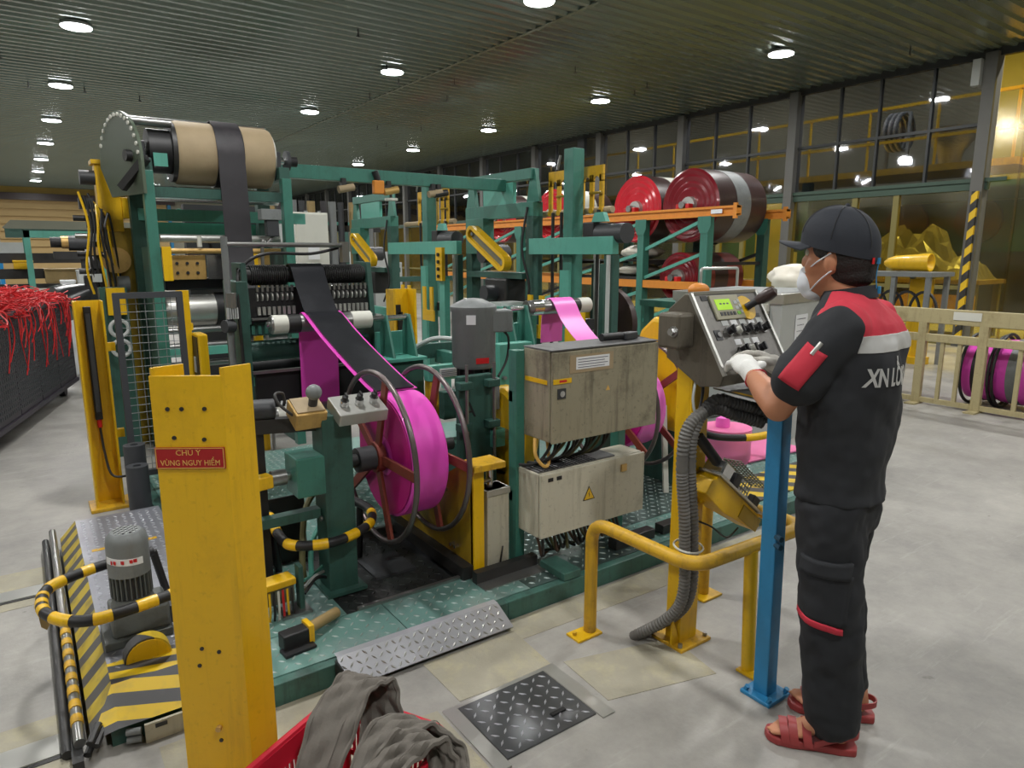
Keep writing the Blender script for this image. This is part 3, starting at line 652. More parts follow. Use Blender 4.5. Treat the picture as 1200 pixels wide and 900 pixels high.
# ================================================================== REEL PEDESTAL
pd = thing('reel_pedestal', 'teal machine pedestal carrying the reel axle and a switch box', 'pedestal', (1.0, 2.76, PZ))
MB().box(.955,1.085,2.70,2.83,PZ,.885).build('column','teal_dark',pd,.004)
MB().box(.93,1.11,2.66,2.87,PZ,PZ+.015).build('foot','teal_dark',pd)
MB().box(.84,.965,2.70,2.86,.55,.72).build('bearing_block','teal',pd,.006)
MB().cyl((.70,2.79,.63),(.84,2.79,.63),.018,12).build('shaft','chrome',pd)
MB().cyl((.76,2.79,.63),(.82,2.79,.63),.034,14).build('coupling','steel',pd)
for zz in (.33,.43): MB().cyl((.95,2.74,zz),(.94,2.74,zz),.012,8).build('bolt','steel',pd)
MB().obox((.71,2.77,.63),(.09,.06,.055),ang=.2).build('tape_wrap','yellow',pd,.006)
MB().cyl((.68,2.76,.6),(.68,2.76,.7),.012,8).build('fitting','chrome',pd)
MB().beam((.66,2.78,.45),(.95,2.78,.45),.05,.04).build('lower_arm','teal_dark',pd)
sb = thing('switch_box', 'steel switch box with three black knobs on the teal pedestal', 'control box', (1.1, 2.72, .86))
R = Matrix.Rotation(.38,3,'X')
MB().obox((1.115,2.70,.90),(.215,.15,.055),R).build('body','bright_steel',sb,.004)
for k in range(3):
    p = Vector((1.05+.065*k,2.685,.925)); 
    MB().cyl(p,p+Vector((0,-.012,.024)),.018,14).build('knob_ring','chrome',sb)
    kb = MB().cyl(p+Vector((0,-.012,.024)),p+Vector((0,-.02,.042)),.013,12).build('knob','black',sb)
    MB().obox(p+Vector((.004,-.019,.047)),(.006,.026,.01),R).build('pointer','black',kb)
sb2 = thing('lever_box', 'yellowed junction box with grey ball knob beside the switch box', 'control box', (.92, 2.76, .84))
MB().obox((.915,2.76,.895),(.13,.13,.075),R).build('body','brass',sb2,.005)
MB().obox((.915,2.748,.935),(.115,.11,.004),R).build('lid','tan_canvas',sb2)
MB().cyl((.935,2.74,.93),(.935,2.72,.98),.019,12).build('stem','dark_grey',sb2)
MB().sphere((.935,2.716,.99),.033,18,12).build('ball_knob','grey_paint',sb2)
MB().tube(smooth_path([(.85,2.74,.9),(.80,2.74,.95),(.79,2.76,.99),(.83,2.79,.985),(.84,2.8,.94)],6),.006,8).build('cable','hose_dark',sb2)
MB().beam((.6,2.84,.86),(.97,2.80,.84),.05,.06).build('support_arm','dark_steel',sb2)
MB().cyl((.40,2.87,.885),(.66,2.85,.885),.013,12).build('rod','chrome',sb2)
MB().cyl((.68,2.84,.92),(.8,2.83,.915),.045,16).build('clamp_roll','dark_grey',sb2)
MB().beam((.735,2.832,.85),(.735,2.832,PZ+.002),.03,.03).build('strut','black',sb2)
MB().beam((.64,2.838,.85),(.64,2.838,PZ+.002),.03,.03).build('strut','black',sb2)
# ================================================================== LINER REELS
def reel(name, label, X0, X1, cy, cz, R, rollR, mats, group=None, axle=(-.12,.1), rim='hoop_steel', spokes=5, phase=PI):
    t = thing(name, label, 'reel', ((X0+X1)/2, cy, cz-R))
    c0 = Vector((X0,cy,cz)); c1 = Vector((X1,cy,cz))
    for c in (c0, c1):
        MB().tube(arc(c,R,0,2*PI,(0,1,0),(0,0,1),48)[:-1],.0125,10,True).build('rim',rim,t)
        for k in range(spokes):
            a = phase+2*PI*k/spokes; d = Vector((0,math.cos(a),math.sin(a)))
            MB().beam(c+d*.05,c+d*(R-.006),.014,.042,up=d.cross(Vector((1,0,0)))).build('spoke','rust_red',t)
        MB().cyl(c-Vector((.018,0,0)),c+Vector((.018,0,0)),.07,20).build('hub_flange','rust_red',t)
    w0, w1 = X0+.035, X1-.035
    prof = [(0,.09),(0,rollR*.55),(.006,rollR*.56),(.0,rollR*.62),(.008,rollR*.64),(.0,rollR*.74),(.006,rollR*.76),(.0,rollR*.86),(.006,rollR*.88),(.004,rollR*.97),(.012,rollR)]
    W = w1-w0
    full = prof+[(W-t_, r) for t_, r in reversed(prof)]
    ro = MB().lathe((w0,cy,cz),(1,0,0),full,56).build('roll',mats[0],t)
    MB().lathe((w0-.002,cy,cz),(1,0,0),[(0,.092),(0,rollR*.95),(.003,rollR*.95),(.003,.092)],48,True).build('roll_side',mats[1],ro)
    MB().cyl((X0+axle[0],cy,cz),(X1+axle[1],cy,cz),.03,16).build('axle','dark_steel',t)
    MB().cyl((X0-.10,cy,cz),(X0-.02,cy,cz),.056,24).build('collar','dark_grey',t)
    return t
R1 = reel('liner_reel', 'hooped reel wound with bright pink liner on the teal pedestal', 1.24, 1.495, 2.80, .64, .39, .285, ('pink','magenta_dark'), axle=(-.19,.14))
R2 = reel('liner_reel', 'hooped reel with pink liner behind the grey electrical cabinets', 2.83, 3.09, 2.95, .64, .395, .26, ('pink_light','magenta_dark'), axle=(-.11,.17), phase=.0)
# lift table between reel and motor
lt = thing('lift_frame', 'oily yellow steel lift frame behind the pink reel', 'machine frame', (1.55, 2.8, PZ))
q = MB(); q.prism([(2.47,PZ),(3.25,PZ),(3.25,.33),(2.95,.36),(2.78,.42),(2.72,.52),(2.58,.60),(2.47,.60)],(1.545,0,0),(0,1,0),(0,0,1),.02); q.build('side_plate','olive_yellow',lt,.002)
MB().box(1.545,1.60,2.46,2.49,PZ,.60).build('front_post','yellow',lt,.002)
MB().box(1.49,1.545,2.47,3.25,PZ,PZ+.06).build('foot_rail','dark_steel',lt)
MB().box(1.53,1.70,2.43,2.56,.60,.63).build('top_bracket','yellow_worn',lt,.004)
for yy, zz in ((2.6,.2),(2.64,.2),(2.7,.45),(2.74,.45)): MB().cyl((1.55,yy,zz),(1.522,yy,zz),.009,8).build('bolt','chrome',lt)
cyb = thing('jack_cylinder', 'slim grey lift cylinder box beside the yellow lift frame', 'cylinder', (1.68, 2.52, PZ))
MB().box(1.625,1.745,2.47,2.57,PZ,.49).build('body','cabinet',cyb,.004); MB().box(1.62,1.75,2.465,2.575,.46,.49).build('cap','bright_steel',cyb,.003)
MB().cyl((1.67,2.52,.49),(1.67,2.52,.6),.018,12).build('rod','chrome',cyb); MB().cyl((1.55,2.5,.53),(1.66,2.5,.53),.01,8).build('pin','chrome',cyb)
MB().tube(smooth_path([(1.75,2.52,.44),(1.8,2.56,.38),(1.79,2.58,.2),(1.70,2.46,.2),(1.69,2.465,.12)],6),.004,6).build('hose','cable_black',cyb)
# drive unit marked A
dr = thing('drive_unit', 'green drive plate with black letter A under the grey motor', 'drive', (1.92, 3.02, PZ))
MB().box(1.79,2.0,2.98,3.02,PZ,.925).build('plate','teal_dark',dr,.006)
text_obj('A',.12,'letter_a','black',dr,(1.85,2.978,.74),(1,0,0),(0,0,1))
for zz in (.88,.66,.44):
    for xx in (1.80,1.97): MB().box(xx-.03,xx+.045,2.93,2.99,zz-.02,zz+.02).build('guide_block','teal_dark',dr,.004)
for xx in (1.815,1.985): MB().cyl((xx,2.945,.40),(xx,2.945,.99),.009,10).build('screw_rod','steel',dr)
MB().box(1.9,2.05,3.02,3.34,PZ,.5).build('gear_base','teal_dark',dr,.004)
MB().box(1.98,2.06,2.95,3.0,.52,.62).build('sensor_block','teal_light',dr,.004); MB().box(2.04,2.098,2.96,3.0,.55,.60).build('sensor_head','steel',dr)
mo = thing('drive_motor', 'upright grey cowled drive motor with red nameplate', 'motor', (1.97, 3.14, .87))
c = Vector((1.995,3.16,0))
MB().cyl(c+Vector((0,0,.85)),c+Vector((0,0,.935)),.075,20).build('flange','dark_steel',mo)
q = MB(); q.lathe(c+Vector((0,0,.935)),(0,0,1),[(0,.105),(.02,.12),(.30,.12),(.315,.128),(.335,.128),(.345,.115),(.375,.05),(.38,0)],28); q.build('cowl','grey_paint',mo)
MB().obox(c+Vector((.13,-.06,1.19)),(.12,.12,.12),ang=-.3).build('terminal_box','grey_paint',mo,.008)
MB().obox(c+Vector((-.02,-.1195,.985)),(.075,.004,.03),ang=-.16).build('nameplate','red',mo)
MB().obox(c+Vector((-.075,-.095,1.205)),(.05,.004,.05),ang=-.67).build('label','paper',mo)
for k in range(12):
    a = 2*PI*k/12; MB().obox(c+Vector((math.cos(a)*.085,math.sin(a)*.085,.895)),(.02,.006,.08),ang=a).build('fin','dark_steel',mo)
MB().tube(smooth_path([(2.10,3.06,1.15),(2.15,3.05,1.1),(2.14,3.05,.98),(2.05,3.0,.9)],6),.007,8).build('cable','cable_black',mo)
MB().box(1.96,2.095,3.05,3.2,.70,.88).build('junction_box','grey_paint',mo,.008)
# yellow brake wheel
bw = thing('brake_wheel', 'bright yellow guarded brake wheel behind the green drive plate', 'wheel guard', (2.14, 3.1, .3))
MB().lathe((2.10,3.1,.56),(1,0,0),[(0,.05),(0,.24),(.02,.26),(.10,.26),(.12,.24),(.12,.05)],36,True).build('rim','yellow',bw)
MB().box(2.10,2.22,2.98,3.22,PZ,.35).build('stand','yellow_worn',bw,.004)
MB().cyl((2.06,3.1,.56),(2.26,3.1,.56),.052,16).build('hub','dark_steel',bw)
# ================================================================== ELECTRICAL CABINETS ON THEIR STAND
cs = thing('cabinet_stand', 'teal steel stand holding the two electrical cabinets', 'stand', (2.15, 2.5, PZ))
for xx in (1.785, 2.44): MB().box(xx,xx+.05,2.47,2.53,PZ,1.12).build('post','teal',cs,.003)
MB().box(1.785,2.49,2.50,2.53,.40,.45).build('crossbar','teal',cs); MB().box(1.785,2.49,2.50,2.53,.88,.93).build('crossbar','teal',cs)
for xx in (1.77, 2.42): MB().box(xx,xx+.09,2.44,2.56,PZ,PZ+.012).build('foot','teal',cs)
uc = thing('electrical_cabinet', 'grimy beige electrical cabinet, the upper of the pair on the stand', 'cabinet', (2.16, 2.38, .72))
MB().box(1.83,2.49,2.285,2.474,.725,1.135).build('body','cabinet_dirty',uc,.006)
MB().box(1.835,2.495,2.268,2.282,.72,1.13).build('door','cabinet_dirty',uc,.004)
dr_ = uc.children[-1]
MB().box(1.83,2.495,2.27,2.478,1.135,1.14).build('top_plate','cabinet_top',uc)
MB().cyl((1.885,2.268,.945),(1.885,2.26,.945),.014,14).build('lock','chrome',dr_); MB().box(1.862,1.908,2.264,2.268,.922,.968).build('lock_plate','dark_grey',dr_)
lab = MB().box(1.93,2.19,2.2655,2.268,1.03,1.11).build('label_backing','tan_canvas',dr_); MB().box(1.965,2.165,2.264,2.2655,1.045,1.10).build('paper_label','paper',lab)
for k in range(4): MB().box(1.975,2.155-.02*(k%2),2.2632,2.264,1.088-.012*k,1.091-.012*k).build('text_line','print_grey',lab)
MB().box(1.838,1.94,2.2645,2.268,.99,1.012).build('yellow_tape','yellow',dr_); MB().box(1.87,1.912,2.2638,2.2645,.996,1.006).build('tape_print','red',dr_)
MB().box(1.828,1.83,2.30,2.46,.985,1.005).build('yellow_tape','yellow',uc)
q = MB(); q.prism([(0,0),(.026,0),(.013,.024)],(2.15,2.2675,.93),(1,0,0),(0,0,1),.001); q.build('warning_triangle','sign_gold',dr_)
lc = thing('electrical_cabinet', 'pale beige electrical cabinet with warning triangle, the lower of the pair', 'cabinet', (2.13, 2.4, .27))
MB().box(1.80,2.46,2.325,2.474,.27,.575).build('body','cabinet',lc,.005); MB().box(1.805,2.465,2.305,2.322,.268,.572).build('door','cabinet',lc,.004)
dl = lc.children[-1]
MB().box(1.81,2.28,2.33,2.468,.575,.583).build('gland_plate','cabinet_top',lc)
for k in range(18): MB().box(1.82+.019*k,1.828+.019*k,2.325,2.46,.583,.589).build('cable_lead','dark_grey',lc)
for xx in (1.845,1.895): MB().box(xx,xx+.028,2.302,2.305,.535,.552).build('small_plate','black',dl)
MB().box(2.30,2.335,2.298,2.305,.50,.535).build('catch','brass',dl)
q = MB(); q.prism([(0,0),(.075,0),(.0375,.068)],(2.055,2.3045,.40),(1,0,0),(0,0,1),.0015); w_ = q.build('warning_triangle','black',dl)
q = MB(); q.prism([(.007,.004),(.068,.004),(.0375,.060)],(2.055,2.3028,.40),(1,0,0),(0,0,1),.0008); q.build('warning_face','yellow',dl)
q = MB(); q.prism([(.036,.012),(.042,.028),(.037,.028),(.041,.044),(.033,.03),(.038,.03)],(2.055,2.3018,.40),(1,0,0),(0,0,1),.0005); q.build('lightning_mark','black',dl)
# cable looms
cb = thing('cable_loom', 'row of black cables looping between the two electrical cabinets', 'cables', (2.1, 2.4, .58))
for k in range(14):
    x0 = 1.9+.028*k; dx = .03*math.sin(k*1.7)
    MB().tube(smooth_path([(x0,2.40,.735),(x0+.01,2.37,.69),(x0-.05+dx,2.36,.63),(x0-.09+dx,2.40,.60),(x0-.11+dx,2.45,.592)],6),.0075,7).build('cable',['cable_black','hose_dark','cable_black','cable_olive'][k%4],cb)
cb2 = thing('cable_loom', 'thick bunch of brown cables hanging under the lower electrical cabinet', 'cables', (2.05, 2.4, PZ))
for k in range(22):
    x0 = 1.84+.024*k; s_ = random.uniform(-.04,.04)
    MB().tube(smooth_path([(x0,2.39,.28),(x0+.01,2.38,.22),(x0+.05+s_,2.39+s_*.4,.15),(x0+.09+s_,2.42,.125+.02*(k%3)),(x0+.12,2.445+s_*.3,.13)],6),.0075,7).build('cable',['cable_brown','hose_dark','cable_black','cable_olive'][k%4],cb2)
MB().tube(smooth_path([(1.81,2.36,.735),(1.80,2.34,.66),(1.84,2.33,.605),(1.90,2.37,.61),(1.90,2.39,.73)],6),.008,8).build('flex_conduit','sign_gold',cb)
tg = thing('pistol_tool', 'black hand tool lying on the upper electrical cabinet', 'hand tool', (2.33, 2.37, 1.14))
MB().cyl((2.2,2.36,1.162),(2.33,2.36,1.162),.019,12).build('barrel','black',tg)
MB().obox((2.38,2.36,1.16),(.10,.045,.035),ang=.2).build('grip','dark_grey',tg,.006)
MB().tube(smooth_path([(2.43,2.37,1.158),(2.47,2.38,1.15),(2.48,2.42,1.147),(2.44,2.45,1.147)],6),.005,6).build('cord','cable_black',tg)
# ================================================================== OPERATOR STATION
st_ = thing('station_post', 'yellow channel post carrying the sloping control console', 'post', (2.05, 1.68, 0))
q = MB(); q.box(2.0,2.1,1.645,1.655,0,1.14); q.box(2.0,2.01,1.655,1.72,0,1.16); q.box(2.09,2.1,1.655,1.72,0,1.16); q.build('channel','yellow',st_,.002)
MB().box(1.96,2.14,1.60,1.76,0,.014).build('base_plate','yellow_worn',st_,.003)
q = MB(); q.prism([(0,0),(.05,0),(0,.12)],(1.96,1.66,.014),(1,0,0),(0,0,1),.008); q.build('gusset','yellow',st_)
for xx in (1.975,2.125): MB().cyl((xx,1.62,.014),(xx,1.62,.03),.009,8).build('bolt','steel',st_)
# console
co = thing('control_console', 'sloping steel control console with green display and black knobs', 'control panel', (2.17, 1.6, 1.1))
x0, x1 = 1.985, 2.365
side = [(1.495,1.125),(1.665,1.405),(1.69,1.405),(1.765,1.345),(1.765,1.16),(1.60,1.07),(1.51,1.085)]
q = MB(); q.prism(side,(x0,0,0),(0,1,0),(0,0,1),x1-x0); body = q.build('housing','console_shell',co,.004)
fu = Vector((0,.17,.28)).normalized(); fx = Vector((1,0,0)); fn = fx.cross(fu); FO = Vector((x0,1.495,1.125))
L_ = Vector((0,.17,.28)).length
def face(u, v, d=0): return FO+fx*u+fu*v+fn*d
Rf = Matrix((fx, fu, fn)).transposed()
def fbox(name, mat, u, v, wu, wv, d0, d1, par, bev=0): return MB().obox(face(u,v,(d0+d1)/2),(wu,wv,d1-d0),Rf).build(name,mat,par,bev)
MB().beam(face(0,0,.004),face(0,L_,.004),.012,.012).build('edge_trim','bright_steel',co)
MB().beam(face(.38,0,.004),face(.38,L_,.004),.012,.012).build('edge_trim','bright_steel',co)
MB().beam(face(0,L_,.004),face(.38,L_,.004),.012,.012).build('edge_trim','bright_steel',co)
pn = fbox('face_plate','console_face',.19,.17,.36,.30,0,.003,co)
dp = fbox('display_unit','screen_bezel',.165,.262,.165,.10,.003,.012,co,.002)
fbox('screen','lcd',.145,.272,.088,.044,.012,.0135,dp)
for k in range(3): fbox('screen_text','print_grey',.128+.02*k,.275,.012,.006,.0135,.0138,dp)
for k in range(5): fbox('key','dark_grey',.112+.019*k,.234,.012,.014,.012,.0145,dp)
for k in range(3): fbox('key','green_key' if k==0 else 'light_grey',.215,.234+.022*k,.018,.013,.012,.0145,dp)
for k in range(3): fbox('key','light_grey',.235,.24+.022*k,.012,.013,.012,.0145,dp)
fbox('badge','black',.06,.305,.035,.02,.003,.005,co)
# joystick
js = MB().cyl(face(.275,.255,.003),face(.275,.255,.010),.05,24).build('joystick_plate','yellow',co)
MB().cyl(face(.275,.255,.01),face(.30,.262,.055),.014,12).build('joystick_stem','black',js)
MB().lathe(face(.297,.261,.045),(fx*.45+fu*.1+fn*.9),[(0,.016),(.02,.022),(.05,.025),(.075,.021),(.085,.0)],16).build('joystick_knob','dark_roll',js)
# selector rows
for r_, (vv, n_) in enumerate(((.165,5),(.085,3))):
    for k in range(n_):
        u = .12+.052*k+(0.0 if r_==0 else .03)
        fbox('tag_plate','light_grey' if (k+r_)%2==0 else 'paper',u,vv+.036,.036,.022,.003,.0045,co)
        fbox('tag_plate','dark_grey',u,vv+.058,.03,.014,.003,.0045,co) if r_==0 else None
        rg = MB().cyl(face(u,vv,.003),face(u,vv,.011),.019,16).build('knob_ring','chrome',co)
        kn = MB().cyl(face(u,vv,.011),face(u,vv,.03),.014,14).build('knob','white_paint' if (r_==0 and k==1) or (r_==1 and k==1) else 'black',co)
        fbox('pointer','black',u,vv,.007,.03,.028,.038,co)
fbox('key_switch','dark_grey',.055,.155,.034,.04,.003,.006,co)
MB().cyl(face(.055,.155,.006),face(.055,.155,.012),.01,12).build('lock','chrome',co)
MB().obox((1.935,1.68,1.275),(.09,.10,.13)).build('side_box','console_shell',co,.012)
MB().cyl((1.885,1.65,1.275),(1.89,1.65,1.275),.02,14).build('side_bolt','steel',co); MB().cyl((1.87,1.65,1.275),(1.89,1.65,1.275),.014,6).build('side_bolt','chrome',co)
# beacon and rag on top of the console
tag(MB().sphere((2.10,1.72,1.415),.036,16,8,(1.3,1,.75)).build('orange_rag','orange'),'small orange rag bundled on the console top','rag')
# shelf and blue post
sh_ = thing('console_shelf', 'worn grey steel shelf below the console with yellow tape', 'shelf', (2.3, 1.5, 1.03))
q = MB(); q.prism([(2.08,1.335),(2.45,1.335),(2.56,1.60),(2.14,1.66)],(0,0,1.036),(1,0,0),(0,1,0),.006); q.build('plate','grey_paint',sh_)
MB().box(2.09,2.44,1.33,1.336,1.018,1.042).build('lip','dark_steel',sh_)
q = MB(); q.prism([(2.095,1.42),(2.115,1.42),(2.138,1.56),(2.118,1.56)],(0,0,1.0425),(1,0,0),(0,1,0),.0006); q.build('tape','yellow',sh_)
bl = thing('blue_post', 'blue square steel post holding up the console shelf', 'post', (2.0, 1.275, 0))
q = MB(); q.beam((2.015,1.265,.012),(2.045,1.305,1.038),.058,.058,up=(0,1,0)); q.build('tube','blue',bl,.004)
MB().obox((2.015,1.262,.007),(.13,.12,.014)).build('base_plate','blue',bl,.003)
for dx in (-.05,.05):
    for dy in (-.046,.046): MB().cyl((2.015+dx,1.262+dy,.014),(2.015+dx,1.255+dy,.03),.009,6).build('bolt','blue',bl)
for zz in (.60,.57): MB().cyl((2.01,1.262,zz),(2.0,1.235,zz),.010,8).build('bolt','blue_dark',bl)
# corrugated hoses
def corr(path, r, step=.012):
    P = smooth_path(path, 40); out = []; rr = []; acc = 0; last = P[0]; k = 0
    for p in P:
        acc += (p-last).length; last = p
        if acc >= step/2 or not out: out.append(p); rr.append(r if k % 2 else r*.86); k += 1; acc = 0
    return out, rr
ho = thing('conduit_hose', 'thick grey corrugated hoses looping down the yellow console post', 'hose', (1.95, 1.65, 0))
for k, dx in enumerate((0, .045)):
    P, rr = corr([(1.895+dx*1.2,1.80,.0),(1.955+dx,1.62,.2),(1.945+dx,1.60,.5),(1.91+dx,1.60,.78),(1.93+dx*.8,1.595,.93-dx*.2),(2.04+dx*.2,1.58,.985+dx*.6),(2.14,1.55,.955+dx*.9),(2.24,1.5,.92+dx)], .0235)
    cut = int(len(P)*.80)
    MB().tube(P[:cut+1],rr[:cut+1],10).build('hose','hose_grey',ho); MB().tube(P[cut:],[v*1.08 for v in rr[cut:]],10).build('sleeve','hose_dark',ho)
for k in range(3): MB().tube(smooth_path([(2.23,1.5,.93+.02*k),(2.30,1.48,.93),(2.335,1.47,.97+.01*k),(2.32,1.5,1.03)],8),.012,8).build('cable','cable_black',ho)
MB().tube(smooth_path([(2.0,1.63,1.09),(1.965,1.61,1.02),(1.99,1.6,.96),(2.12,1.6,.95),(2.13,1.6,1.03)],8),.005,6).build('wire','light_grey',ho)
MB().tube(smooth_path([(2.02,1.63,1.2),(2.03,1.62,1.08),(2.01,1.61,1.0),(1.96,1.6,.9)],8),.006,6).build('wire','cable_black',ho)
MB().tube(arc((1.975,1.605,.45),.055,0,2*PI,(1,0,0),(0,1,.1),20)[:-1],.004,6,True).build('cable_tie','white_paint',ho)
# guarded pedal unit
pu = thing('pedal_unit', 'yellow pedal unit with perforated steel guard hung beside the console post', 'pedal', (2.25, 1.65, .42))
o_ = Vector((2.052,1.60,.69)); e1 = Vector((.30,0,-.235)).normalized(); e3 = Vector((.235,0,.30)).normalized(); e2 = Vector((0,1,0)); Rp = Matrix((e1,e2,e3)).transposed()
def pbox(name, mat, a, b_, c, sa, sb_, sc2, par, bev=0): return MB().obox(o_+e1*a+e2*b_+e3*c,(sa,sb_,sc2),Rp).build(name,mat,par,bev)
q = MB(); q.prism([(-.03,-.05),(.12,-.06),(.36,-.03),(.38,.0),(.34,.035),(.0,.04),(-.03,.01)],o_-e2*.045,e1,e3,-.09); q.build('body','yellow',pu,.004)
pbox('side_plate','olive_yellow',.29,-.047,-.005,.15,.004,.055,pu)
pbox('tray','bright_steel',.16,0,.043,.36,.12,.01,pu,.002)
pbox('roller_bracket','chrome',.02,-.01,.075,.07,.09,.055,pu,.006)
pbox('brush','black',.10,-.02,.075,.04,.07,.05,pu,.004); pbox('stop','black',.30,-.02,.07,.05,.03,.045,pu,.004)
MB().cyl(o_+e1*.02-e2*.02+e3*.08,Vector((2.03,1.628,.87)),.021,12).build('handle','black',pu)
gd = MB()
for k in range(14):
    gd.beam(o_+e1*(.10+.019*k)+e2*.05+e3*.05,o_+e1*(.10+.019*k)+e2*.05+e3*.145,.005,.003)
    gd.beam(o_+e1*(.10+.019*k)+e2*.05+e3*.145,o_+e1*(.10+.019*k)-e2*.03+e3*.155,.005,.003)
for k in range(6): gd.beam(o_+e1*.1+e2*.05+e3*(.05+.019*k),o_+e1*.35+e2*.05+e3*(.05+.019*k),.003,.005)
for k in range(5): gd.beam(o_+e1*.1+e2*(.05-.02*k)+e3*.15,o_+e1*.35+e2*(.05-.02*k)+e3*.15,.005,.003)
gd.build('perforated_guard','olive_grey',pu)
MB().tube(smooth_path([(2.0,1.62,.55),(2.1,1.6,.50),(2.2,1.6,.43),(2.3,1.62,.44)],6),.004,6).build('wire','cable_black',pu)
MB().box(2.06,2.10,1.62,1.648,.60,.68).build('mount','yellow',pu)
# yellow tube guard
ra = thing('tube_guard_rail', 'worn yellow bent-tube guard rail around the console post', 'guard rail', (2.05, 1.65, 0))
path = round_path([(1.775,1.93,.0),(1.775,1.93,.49),(1.785,1.42,.49),(2.42,1.40,.49),(2.42,1.87,.49),(2.42,1.87,.0)], .09, 8)
MB().tube(path,.026,14).build('tube','yellow_worn',ra)
MB().cyl((2.085,1.385,.0),(2.085,1.405,.48),.025,14).build('leg','yellow',ra)
for xx, yy in ((1.755,1.93),(2.12,1.37),(2.43,1.85)): MB().box(xx-.075,xx+.055,yy-.04,yy+.04,0,.01).build('foot_plate','yellow',ra,.002)
for xx, yy in ((2.155,1.37),(1.70,1.94)): MB().cyl((xx,yy,.01),(xx,yy,.022),.009,8).build('bolt','yellow_worn',ra)
# ================================================================== YELLOW CURTAIN POSTS
np_ = thing('guard_post', 'big yellow channel post with a red danger sign', 'post', (.34, 1.88, 0))
pa = Vector((.235,1.895,0)); pb2 = Vector((.385,1.795,0)); dv = (pb2-pa).normalized(); nv = Vector((-dv.y,dv.x,0))
def wall(p, q_, t, z0, z1, name, mat, par): 
    d = (q_-p).normalized(); n2 = Vector((-d.y,d.x,0))*t
    return MB().prism([(p.x,p.y),(q_.x,q_.y),(q_.x+n2.x,q_.y+n2.y),(p.x+n2.x,p.y+n2.y)],(0,0,z0),(1,0,0),(0,1,0),z1-z0).build(name,mat,par,.001)
wall(pa,pb2,.008,0,1.25,'web','yellow',np_)
fd = (nv*.8+dv*.6).normalized()
wall(pb2,pb2+fd*.085,.008,0,1.27,'flange','yellow',np_); wall(pa+dv*.008,pa+dv*.008+fd*.085,.008,0,1.27,'flange','yellow',np_)
def pf(u, zz, d=0): return pa+dv*u-nv*d+Vector((0,0,zz))
W_ = (pb2-pa).length
MB().box(.2,.44,1.75,1.99,0,.012).build('base_plate','yellow_worn',np_)
for u, zz in ((.04,1.165),(.075,1.165),(.132,1.165),(.05,1.09),(.125,1.085),(.07,.50),(.115,.49),(.06,.45),(.1,.22)):
    MB().cyl(pf(u,zz,-.001),pf(u,zz,.003),.0055,10).build('bolt_hole','dark_steel',np_)
MB().cyl(pf(.098,.26,0),pf(.098,.26,.012),.008,8).build('screw_stud','brass',np_)
Rs = Matrix((dv,Vector((0,0,1)),-nv)).transposed()
sg = MB().obox(pf(.087,1.037,.003),(.175,.056,.004),Rs).build('danger_sign','sign_red',np_)
for dz, dh in ((.026,.0018),(-.026,.0018)): MB().obox(pf(.087,1.037+dz,.0055),(.17,dh,.0008),Rs).build('sign_border','sign_gold',sg)
for du in (-.085,.085): MB().obox(pf(.087+du,1.037,.0055),(.0018,.052,.0008),Rs).build('sign_border','sign_gold',sg)
text_obj('CHÚ Ý',.021,'sign_lettering','sign_gold',sg,pf(.083,1.051,.0055),dv,(0,0,1),.0004)
text_obj('VÙNG NGUY HIỂM',.0205,'sign_lettering','sign_gold',sg,pf(.087,1.024,.0055),dv,(0,0,1),.0004,sx=.86)
fp = thing('guard_post', 'yellow channel post with a black light-curtain bar in its groove', 'post', (.31, 4.75, 0))
q = MB(); q.box(.235,.385,4.83,4.84,0,1.275); q.build('web','yellow',fp); MB().box(.235,.245,4.70,4.83,0,1.275).build('flange','yellow',fp); MB().box(.375,.385,4.70,4.83,0,1.275).build('flange','yellow',fp)
MB().box(.2,.45,4.66,4.88,0,.02).build('base_plate','yellow_worn',fp,.003)
MB().box(.285,.325,4.78,4.82,.55,1.24).build('light_curtain','black',fp,.004); MB().box(.293,.317,4.77,4.78,.60,1.2).build('curtain_window','dark_grey',fp)
MB().cyl((.305,4.80,.5),(.305,4.80,.56),.014,10).build('plug','red',fp)
MB().tube(smooth_path([(.305,4.8,.5),(.31,4.76,.36),(.33,4.7,.22),(.40,4.68,.2),(.47,4.68,.22)],8),.007,8).build('cable','cable_black',fp)
for zz in (.43,.97): MB().box(.385,.43,4.76,4.80,zz,zz+.05).build('clip','yellow',fp)
# mesh guard panel
mg = thing('mesh_guard', 'dark framed wire mesh guard panel between the yellow posts', 'guard panel', (.62, 4.62, 0))
y_ = 4.62
for a, b_ in (((.445,y_,.2),(.445,y_,1.32)),((.785,y_,.2),(.785,y_,1.32))): MB().beam(a,b_,.035,.035).build('frame_side','charcoal',mg)
MB().box(.43,.80,y_-.018,y_+.018,1.29,1.325).build('frame_top','charcoal',mg); MB().box(.43,.80,y_-.018,y_+.018,.2,.235).build('frame_bottom','charcoal',mg)
for k in range(22): MB().cyl((.46,y_,.27+.047*k),(.77,y_,.27+.047*k),.0024,6).build('wire','grey_paint',mg)
for k in range(6): MB().cyl((.50+.047*k,y_,.235),(.50+.047*k,y_,1.29),.0022,6).build('wire','grey_paint',mg)
for xx, zf in ((.445,0),(.785,PZ)): MB().beam((xx,y_,zf),(xx,y_,.2),.035,.035).build('foot','charcoal',mg)
